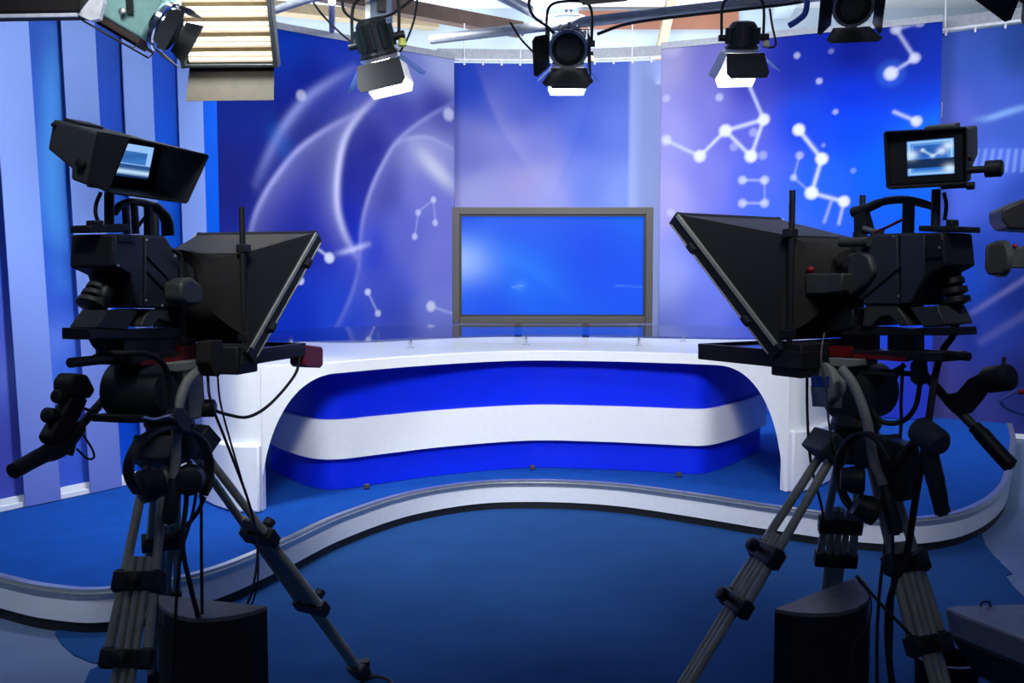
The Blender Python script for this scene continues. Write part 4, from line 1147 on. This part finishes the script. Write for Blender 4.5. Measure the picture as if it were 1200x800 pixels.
# ------------------------------------------------------------------ third camera at the right edge
K = Rig((1.72, 2.60), R_(-60), -1)
c3 = thing('studio_camera', 'partly visible third camera at the right edge, on a pedestal column', 'studio camera', (2.2, 3.2, .0))
def k3(pts, Y=3.2): return [at(x, y, Y) for x, y in pts]
def slab3(mb, poly, Y0, Y1):
    A_ = [at(x, y, Y0) for x, y in poly]; return mb.prism(A_, [p + V((.04, Y1 - Y0, 0)) for p in A_])
m = MB(); slab3(m, [(1174, 245), (1200, 233), (1250, 225), (1250, 272), (1182, 268), (1175, 258)], 3.13, 3.30); m.build('viewfinder_hood', 'hood', c3, bevel=.008)
m = MB(); e0, e1_ = at(1180, 302, 3.2), at(1154, 301, 3.2)
slab3(m, [(1155, 288), (1160, 284), (1176, 284), (1181, 290), (1183, 318), (1176, 322), (1158, 322), (1154, 314)], 3.15, 3.23); m.build('eyepiece', 'matte', c3, bevel=.01, seg=3)
m = MB(); ec = at(1172, 303, 3.19); m.lathe(ec, (1, 0, 0), [(-.012, .055), (-.01, .0625), (.012, .0625), (.014, .055)], 24); m.build('eyepiece_ring', 'tubed', c3)
m = MB(); slab3(m, [(1181, 290), (1262, 282), (1262, 314), (1183, 314)], 3.17, 3.25); m.build('eyepiece_tube', 'tubed', c3, bevel=.005)
m = MB(); m.ball(at(1189, 288, 3.17), .008); m.build('red_button', 'red', c3)
m = MB(); slab3(m, [(1255, 225), (1400, 225), (1400, 345), (1255, 345)], 3.13, 3.34); m.build('body', 'cam', c3, bevel=.01)
pb = at(1330, 345, 3.25)
m = MB(); m.lathe((pb.x + .02, 3.25, .0), (0, 0, 1), [(0, .3), (.03, .3), (.06, .09), (pb.z - .12, .07), (pb.z - .1, .09), (pb.z, .09)], 24); m.build('pedestal_column', 'black', c3)
m = MB(); m.tube(k3([(1330, 370), (1250, 430), (1212, 458)], 3.17), .012, 10, 3); m.build('pan_bar', 'black', c3)
m = MB(); m.tube(k3([(1192, 459), (1222, 457)], 3.17), .010, 10); m.build('bar_tip', 'red', c3)
m = MB(); m.tube(k3([(1222, 455), (1195, 457), (1180, 464), (1173, 470), (1180, 478), (1200, 485), (1235, 490)], 3.17), .006, 8, 6); m.build('control_cable', 'bluecab', c3)

# ------------------------------------------------------------------ overhead: pipes and lamps
PZ = 3.2
pp = MB(); a, b = at_z(505, 46, PZ), at_z(1000, -10, PZ); d = (b - a)
tag(pp.tube([a, b + d * .25], .035, 14).build('lighting_pipe', 'pipe'), 'long grey lighting pipe above the television and the molecule panel', 'pipe')
pp = MB(); a2, b2 = at_z(585, -6, 3.3), at_z(655, 30, 3.3)
tag(pp.tube([a2, b2], .035, 12).build('lighting_pipe', 'pipe'), 'short grey pipe slanting down to the long pipe above the television', 'pipe')
pp = MB(); tag(pp.tube([(-2.8, 4.72, 3.35), (1, 4.9, 3.35)], .03, 12).build('lighting_pipe', 'pipe'), 'overhead lamp pipe carrying the fluorescent bank and the teal lamp', 'pipe')
pp = MB(); a3, b3 = at_z(322, 12, 2.98), at_z(395, -8, 2.98)
tag(pp.tube([a3, (a3 + b3) / 2 + V((0, 0, .01)), b3], .022, 12, 4).build('lighting_pipe', 'pipe'), 'thin curved grey pipe beside the fluorescent bank', 'pipe')


def ortho(b):
    b = V(b).normalized(); r = b.cross(V((0, 0, 1)))
    if b.z < -.75: r = V((1, 0, 0)) - b * b.x
    if r.length < .05: r = V((1, 0, 0))
    r.normalize(); return b, r, r.cross(b).normalized()


def spot(label, c, beam, R=.085, Ln=.22, doors=(25, 25, 30, 30), dl=.17, on=True, roll=0, knobm='yellow', pipe_z=None, power=60, far=1.32, grp='spotlights hung from the grid', topx=0):
    t = thing('spotlight', label, 'stage light', c)
    c = V(c); b, r, u = ortho(beam)
    if roll:
        q = Matrix.Rotation(R_(roll), 3, b); r = q @ r; u = q @ u
    m = MB(); n = 16
    m.lathe(c - b * Ln, b, [(0, R * .45), (.005, R * .7), (.03, R * .92), (Ln * .8, R), (Ln * .86, R * 1.12), (Ln, R * 1.12)], n)
    h = m.build('housing', 'fixt', t, smooth=False)
    fi = MB()
    for k in range(12):
        an = 2 * math.pi * k / 12; d = r * math.cos(an) + u * math.sin(an); s_ = b.cross(d)
        fi.box(c - b * Ln * .52 + d * R * 1.03, (Ln * .52, .016, .022), (b, s_, d))
    fi.build('cooling_fins', 'fin', h)
    m = MB(); m.lathe(c - b * .005, b, [(-.012, R * 1.16), (.006, R * 1.16), (.006, R * .98), (-.012, R * .98), (-.012, R * 1.16)], 24); m.build('front_ring', 'alu', t)
    m = MB(); m.lathe(c - b * .01, b, [(0, R * .96), (.006, R * .9), (.014, R * .5), (.016, .001)], 24); m.build('lens', 'lamp' if on else 'lens', t)
    ds = ((u, r, doors[0], 'up'), (-u, r, doors[1], 'dn'), (r, u, doors[2], 's'), (-r, u, doors[3], 's'))
    for d, s_, an, k in ds:
        hw = R * ((1.22 if on else 1.0) if k != 's' else .95)
        q0 = c + d * R * 1.14 + b * .004
        dv = (b * math.cos(R_(an)) + d * math.sin(R_(an))); nn = s_.cross(dv).normalized() * .002
        ow = hw * ((1.12 if on else 1.5) if k != 's' else 1.25)
        L2 = {'up': dl * far if on else dl * .9, 'dn': dl, 's': dl * .9}[k]
        md = 'fixt' if not on else {'up': 'flaplit', 'dn': 'matte', 's': 'flap'}[k]
        q = [q0 - s_ * hw, q0 + s_ * hw, q0 + s_ * ow + dv * L2 * .8, q0 + s_ * ow * .85 + dv * L2, q0 - s_ * ow * .85 + dv * L2, q0 - s_ * ow + dv * L2 * .8]
        mm = MB(); mm.prism([p - nn for p in q], [p + nn for p in q]); mm.build('barn_door', md, t, smooth=False)
    # yoke
    y0 = c - b * Ln * .45
    sx = r * (R + .035)
    top = y0 + V((0, 0, R + .16)); 
    m = MB(); m.tube([y0 - sx, y0 - sx + V((0, 0, R + .08)), y0 - sx * .75 + V((0, 0, R + .145)), top, y0 + sx * .75 + V((0, 0, R + .145)), y0 + sx + V((0, 0, R + .08)), y0 + sx], .009, 8, 4); m.build('yoke', 'fixt', t)
    m = MB(); m.tube([y0 - sx * 1.15, y0 - sx * .8], .02, 10); m.tube([y0 + sx * .8, y0 + sx * 1.25], .022, 10); m.each('tilt_knob', 'fixt', t)
    m = MB(); kp = y0 + sx * 1.15 - V((0, 0, .02)); m.lathe(kp, V((0, 0, -1)), [(0, .012), (.006, .02), (.04, .024), (.045, .01)], 10); m.build('cable_gland', knobm, t)
    m = MB(); m.tube([top, top + V((0, 0, .05))], .014, 10)
    pz = pipe_z if pipe_z else top.z + .08
    m.box(top + V((0, 0, .05)), (.05, .06, .05))
    if pz > top.z + .1: m.tube([top + V((0, 0, .05)), V((top.x, top.y, pz))], .012, 10)
    m.build('clamp', 'fixt', t)
    if on:
        ld = bpy.data.lights.new('spot_beam', 'SPOT'); ld.energy = power; ld.spot_size = R_(118); ld.spot_blend = .5; ld.shadow_soft_size = .05; ld.color = (.95, .97, 1.)
        lo = bpy.data.objects.new('spot_beam', ld); C.objects.link(lo); lo.location = c + b * .03
        lo.rotation_euler = (-b).to_track_quat('Z', 'Y').to_euler()
    return t


spot('black spotlight pointing down before the molecule panel, white lit flap and blue side flap', at(869, 60, 6.0), (.02, .30, -.92), .095, .18, far=1.24, doors=(3, 44, 48, 25), dl=.185, pipe_z=3.2, power=25)
spot('black spotlight whose fresnel lens faces the viewer above the television', at(666, 58, 5.9), (-.10, -.82, -.50), .105, .22, doors=(17, 12, 30, 8), dl=.19, on=False, pipe_z=3.2)
spot('spotlight half hidden behind the lens-forward one, only its lit white flap showing', at(666, 78, 6.6), (.0, .25, -.95), .10, .20, doors=(2, 30, 45, 45), dl=.15, pipe_z=3.3, power=25)
spot('dark green-finned spotlight hanging in front of the swirl panel', at(446, 70, 5.2), (.22, .26, -.92), .095, .22, far=1.14, doors=(3, 42, 42, 38), dl=.175, knobm='yelgreen', pipe_z=3.25, power=18)
spot('black spotlight cut by the top edge above the molecule panel, lens facing out', at(1000, 8, 5.7), (-.15, -.82, -.48), .105, .22, doors=(17, 10, 32, 8), dl=.19, on=False, pipe_z=3.3)
spot('spotlight mostly above the frame over the television, only its slanted flap showing', at(708, -48, 5.4), (.1, -.3, -.9), .10, .20, doors=(20, 45, 30, 30), dl=.19, on=False, pipe_z=3.35)
spot('dark spotlight cut by the top right corner above the plain blue curtain', at(1192, -18, 5.6), (-.5, .1, -.75), .10, .22, doors=(20, 30, 40, 40), dl=.16, on=False, pipe_z=3.3)

# teal lamp, seen from its side
tc_ = at(152, 20, 4.3)
tf = thing('spotlight', 'teal box-shaped studio lamp with chrome ring, left of the fluorescent bank', 'stage light', tc_)
bx = V((.86, .0, -.50)).normalized(); uy = V((0, 1, 0)); uz = uy.cross(bx).normalized()
if uz.z < 0: uz = -uz
A3 = (bx, uy, uz)
m = MB(); m.box(tc_ + uz * .06, (.27, .2, .24), A3); m.build('housing', 'teal', tf, bevel=.012)
m = MB(); m.box(tc_ - uz * .075, (.26, .18, .03), A3); m.box(tc_ - uz * .085 + bx * .0, (.22, .12, .03), A3); m.build('vent_tray', 'timber', tf, bevel=.004)
m = MB()
for k in (-1, 1): m.tube([tc_ - bx * .14 - uz * .08 + uy * k * .09, tc_ - bx * .13 - uz * .12 + uy * k * .09, tc_ + bx * .12 - uz * .115 + uy * k * .09, tc_ + bx * .13 - uz * .08 + uy * k * .09], .004, 8)
m.each('tray_rail', 'bezel', tf)
m = MB(); m.lathe(tc_ + bx * .13 + uz * .04, bx, [(0, .10), (.015, .105), (.02, .12), (.04, .12), (.045, .105), (.055, .105)], 28); m.build('lens_ring', 'chrome', tf)
m = MB(); m.lathe(tc_ + bx * .175 + uz * .04, bx, [(0, .10), (.01, .08), (.02, .02)], 24); m.build('lens', 'lens', tf)
for s_, k in ((uz, 1), (uz, -1), (uy, 1), (uy, -1)):
    q0 = tc_ + bx * .185 + uz * .04 + s_ * k * .105; o_ = uy if s_ is uz else uz
    dv = (bx * .95 + s_ * k * .22).normalized(); nn = o_.cross(dv).normalized() * .002
    q = [q0 - o_ * .075, q0 + o_ * .075, q0 + o_ * .10 + dv * .075, q0 - o_ * .10 + dv * .075]
    m = MB(); m.prism([p - nn for p in q], [p + nn for p in q]); m.build('barn_door', 'fixt', tf, smooth=False)
m = MB()
for k in (-1, 1): m.bar(tc_ + uy * k * .115 + bx * .02 + uz * .06 - V((0, 0, .06)), V((tc_.x + .03, tc_.y + k * .115, 3.2)), .03, .006, uy)
m.bar(V((tc_.x + .03, tc_.y - .12, 3.2)), V((tc_.x + .03, tc_.y + .12, 3.2)), .03, .01); m.tube([V((tc_.x + .03, tc_.y, 3.2)), V((tc_.x + .03, tc_.y + .1, 3.36))], .015, 10)
m.build('yoke', 'fixt', tf)
m = MB(); m.lathe(tc_ - uy * .118 + uz * .0 + bx * .02, -uy, [(0, .014), (.01, .016), (.014, .01)], 10); m.each('tilt_knob', 'alu', tf)

# fluorescent bank
fc = at(271, 22, 4.9)
fl = thing('light_bank', 'fluorescent light bank with cream tubes and a hanging brown flap', 'stage light', fc)
fu = V((1, 0, 0)); fn = V((0.06, -.93, -.36)).normalized(); fu = (fu - fn * fu.dot(fn)).normalized(); ft_ = fn.cross(fu).normalized()
if ft_.z < 0: ft_ = -ft_
FW, FH = .44, .66
zz = at(271, 76, 4.9)
c0 = zz + ft_ * FH / 2
AX = (fu, fn, ft_)
m = MB(); m.box(c0 - fn * .05, (FW + .03, .03, FH), AX); m.build('back_box', 'fixt', fl)
m = MB(); m.box(c0 - fn * .03, (FW, .006, FH - .03), AX); m.build('reflector_sheet', 'reflector', fl)
m = MB()
for k in (-1, 1): m.box(c0 + fu * k * (FW / 2 + .012), (.022, .09, FH + .02), AX); m.box(c0 + ft_ * k * FH / 2, (FW, .09, .014), AX)
m.build('frame', 'fixt', fl, bevel=.002)
for k in range(18):
    z_ = -FH / 2 + .02 + (k + (.18 if k % 2 == 0 else -.18)) * (FH - .04) / 17
    p = c0 + ft_ * z_ - fn * .008
    m = MB(); m.tube([p - fu * FW * .475, p + fu * FW * .475], .0145, 10); m.build('fluorescent_tube', 'fluor', fl)
lowc = c0 - ft_ * (FH / 2 + .012)
dv = (V((0, 0, -1)) * .98 + fn * .05).normalized(); nn = fu.cross(dv).normalized() * .003
q = [lowc - fu * FW * .48, lowc + fu * FW * .49, lowc + fu * FW * .485 + dv * .17, lowc - fu * FW * .53 + dv * .17]
m = MB(); m.prism([p - nn for p in q], [p + nn for p in q]); m.build('barn_door', 'olive', fl, smooth=False)
m = MB()
for k in (-.3, .3): m.box(lowc + fu * FW * k, (.05, .02, .02), AX)
m.each('hinge', 'bezel', fl)
m = MB()
for k in (-1, 1): m.tube([c0 + fu * k * (FW / 2 + .03), c0 + fu * k * (FW / 2 + .03) + V((0, .02, .40))], .009, 8)
m.tube([c0 - fu * (FW / 2 + .03) + V((0, .02, .40)), c0 + fu * (FW / 2 + .03) + V((0, .02, .40))], .009, 8); m.tube([c0 + V((0, .02, .40)), V((c0.x, 4.8, 3.36))], .012, 8); m.build('yoke', 'fixt', fl)

# softbox in the upper left corner
sbx = thing('softbox', 'black softbox with white inner lip, cut by the top left corner', 'stage light', at(40, 0, 4.0))
m = MB(); q = [at(-90, -60, 4.0), at(96, -60, 4.0), at(93, 14, 4.0), at(-90, 17, 4.0)]; m.prism(q, [p + V((-.05, .35, .06)) for p in q]); m.build('shell', 'cloth', sbx, bevel=.01)
m = MB(); q = [at(-88, 18, 3.99), at(90, 15, 3.99), at(90, 19, 3.99), at(-88, 22, 3.99)]; m.prism(q, [p + V((0, .012, .0)) for p in q]); m.build('lip', 'softw', sbx)
m = MB(); q = [at(120, -20, 4.02), at(121, 3, 4.02), at(116, 22, 4.02), at(106, 24, 4.02), at(91, 17, 4.02)]; m.prism(q, [p + V((0.0, .03, 0)) for p in q]); m.build('reflector_flap', 'softw', sbx, smooth=False)
m = MB(); m.tube([at(20, -50, 4.15), V((-2.55, 4.72, 3.34))], .015, 8); m.build('bracket', 'fixt', sbx)

# small items on the grid
gb = thing('junction_box', 'pale grey junction box on the ceiling above the finned spotlight', 'junction box', at(438, 4, 5.3))
m = MB(); m.box(at(447, 8, 5.3), (.11, .1, .16)); m.build('case', 'wall', gb, bevel=.004)
m = MB(); m.box(at(432, 6, 5.28), (.03, .05, .22)); m.build('bracket', 'alu', gb)
m = MB(); m.box(at(447, 6, 5.24), (.05, .02, .07)); m.build('socket', 'bezel', gb)
m = MB(); m.tube([at(440, -10, 5.3), at(440, -70, 5.3)], .012, 8); m.build('drop_rod', 'alu', gb)
cable('black cable drooping from the junction box to the finned spotlight', [at(400, -6, 5.2), at(404, 14, 5.2), at(420, 24, 5.2), at(440, 22, 5.2), at(460, 16, 5.2), at(485, -2, 5.2)], .008)
cable('thin black lead slanting past the finned spotlight towards the ceiling', [at(468, 62, 5.25), at(478, 44, 5.25), at(486, 20, 5.25), at(490, -8, 5.25)], .006)
cable('thin black lead crossing left from the finned spotlight', [at(415, 52, 5.3), at(396, 36, 5.3), at(375, 14, 5.3), at(362, -6, 5.3)], .006)
cable('black cable sagging left of the lens-forward spotlight', [at(598, 26, 6.0), at(610, 45, 6.0), at(622, 58, 6.0), at(636, 72, 6.0)], .007)
cable('black cable along the long grey pipe', [at(700, 40, 5.9), at(735, 28, 5.9), at(790, 20, 5.9), at(860, 12, 5.9), at(935, 3, 5.9), at(960, -6, 5.9)], .010)
cable('black lead curling beside the down-pointing spotlight', [at(902, 10, 6.0), at(905, 30, 6.0), at(909, 52, 6.0), at(900, 56, 6.0)], .007)
cable('black looped lead above the lens-forward spotlight', [at(622, -6, 5.6), at(620, 6, 5.6), at(626, 20, 5.6), at(640, 30, 5.7), at(648, 38, 5.8)], .009)
cable('blue plug and lead left of the corner spotlight above the molecule panel', [at(925, 30, 5.7), at(936, 23, 5.7), at(944, 14, 5.7), at(947, -8, 5.74)], .018, 'bluecab')
tag(MB().tube([at(389, 2, 6.5), at(389, 36, 8.9)], .025, 10).build('hanger_rod', 'pipe'), 'dark vertical rod holding up the swirl panel top rail', 'rod')

# ------------------------------------------------------------------ lights
def area(name, loc, tgt, size, e, col=(1, 1, 1), spread=120, sy=None):
    ld = bpy.data.lights.new(name, 'AREA'); ld.energy = e; ld.color = col; ld.size = size; ld.spread = R_(spread)
    if sy: ld.shape = 'RECTANGLE'; ld.size_y = sy
    o = bpy.data.objects.new(name, ld); C.objects.link(o); o.location = loc
    o.rotation_euler = (V(loc) - V(tgt)).to_track_quat('Z', 'Y').to_euler()
    return o


COOL = (.93, .96, 1.)
BLUE = (.72, .84, 1.)
area('backdrop_light', (-1.1, 6.3, 3.4), (-1.3, 9.3, 1.2), .6, 38, COOL, 140)
area('backdrop_light', (.5, 6.6, 3.5), (.5, 10, 1.6), .6, 62, COOL, 140)
area('backdrop_light', (2.2, 6.2, 3.4), (2.6, 9.0, 1.2), .6, 50, COOL, 140)
area('backdrop_light', (4.1, 6.5, 3.4), (4.4, 8.7, 1.6), .5, 34, COOL, 140)
area('wash_light', (-1.2, 4.5, 3.3), (-2.6, 5.9, 1.2), .5, 58, (.86, .93, 1.), 112)
area('desk_light', (.2, 4.3, 3.5), (.2, 6.2, .6), 1.6, 6, COOL, 80, .5)
area('fill_light', (.15, 3.2, 2.6), (.15, 6.1, .55), .9, 5, COOL, 90)
area('front_light', (-.45, .9, 3.7), (-.9, 6.0, .5), .8, 16, COOL, 52)
area('front_light', (.8, .9, 3.7), (1.2, 6.4, .5), .8, 16, COOL, 52)
area('side_light', (-2.9, 2.4, 3.4), (-1.6, 4.3, .1), .5, 7, BLUE, 70)
area('side_light', (3.6, 3.2, 3.4), (2.3, 5.2, .1), .5, 3.5, BLUE, 70)
area('teal_fill_light', (-1.62, 3.35, 3.3), (-1.85, 4.3, 2.72), .25, .9, COOL, 56)  # unseen fill added to brighten the teal lamp housing
area('added_uplight', (-.5, 10.9, 3.5), (-.5, 10.7, 4.7), 7, 105, (.97, .99, 1.), 150, .8)  # unseen uplight added behind the backdrops to whiten the ceiling
area('added_uplight', (3.5, 10.0, 3.5), (3.5, 9.8, 4.7), 4, 35, (.97, .99, 1.), 150, .8)  # second added uplight, hidden behind the right-hand backdrops
area('work_light', (-.2, -.6, 4.3), (0, 2.6, .8), 1.5, 7, (1., .96, .88), 160)

w = bpy.data.worlds.new('world'); bpy.context.scene.world = w; w.use_nodes = True
w.node_tree.nodes['Background'].inputs[0].default_value = (.35, .5, 1, 1)
w.node_tree.nodes['Background'].inputs[1].default_value = .10

sc = bpy.context.scene
sc.view_settings.view_transform = 'Standard'; sc.view_settings.look = 'None'; sc.view_settings.gamma = 1
sc.view_settings.use_curve_mapping = False
sc.view_settings.exposure = 0.0
sc.cycles.max_bounces = 8; sc.cycles.use_denoising = True
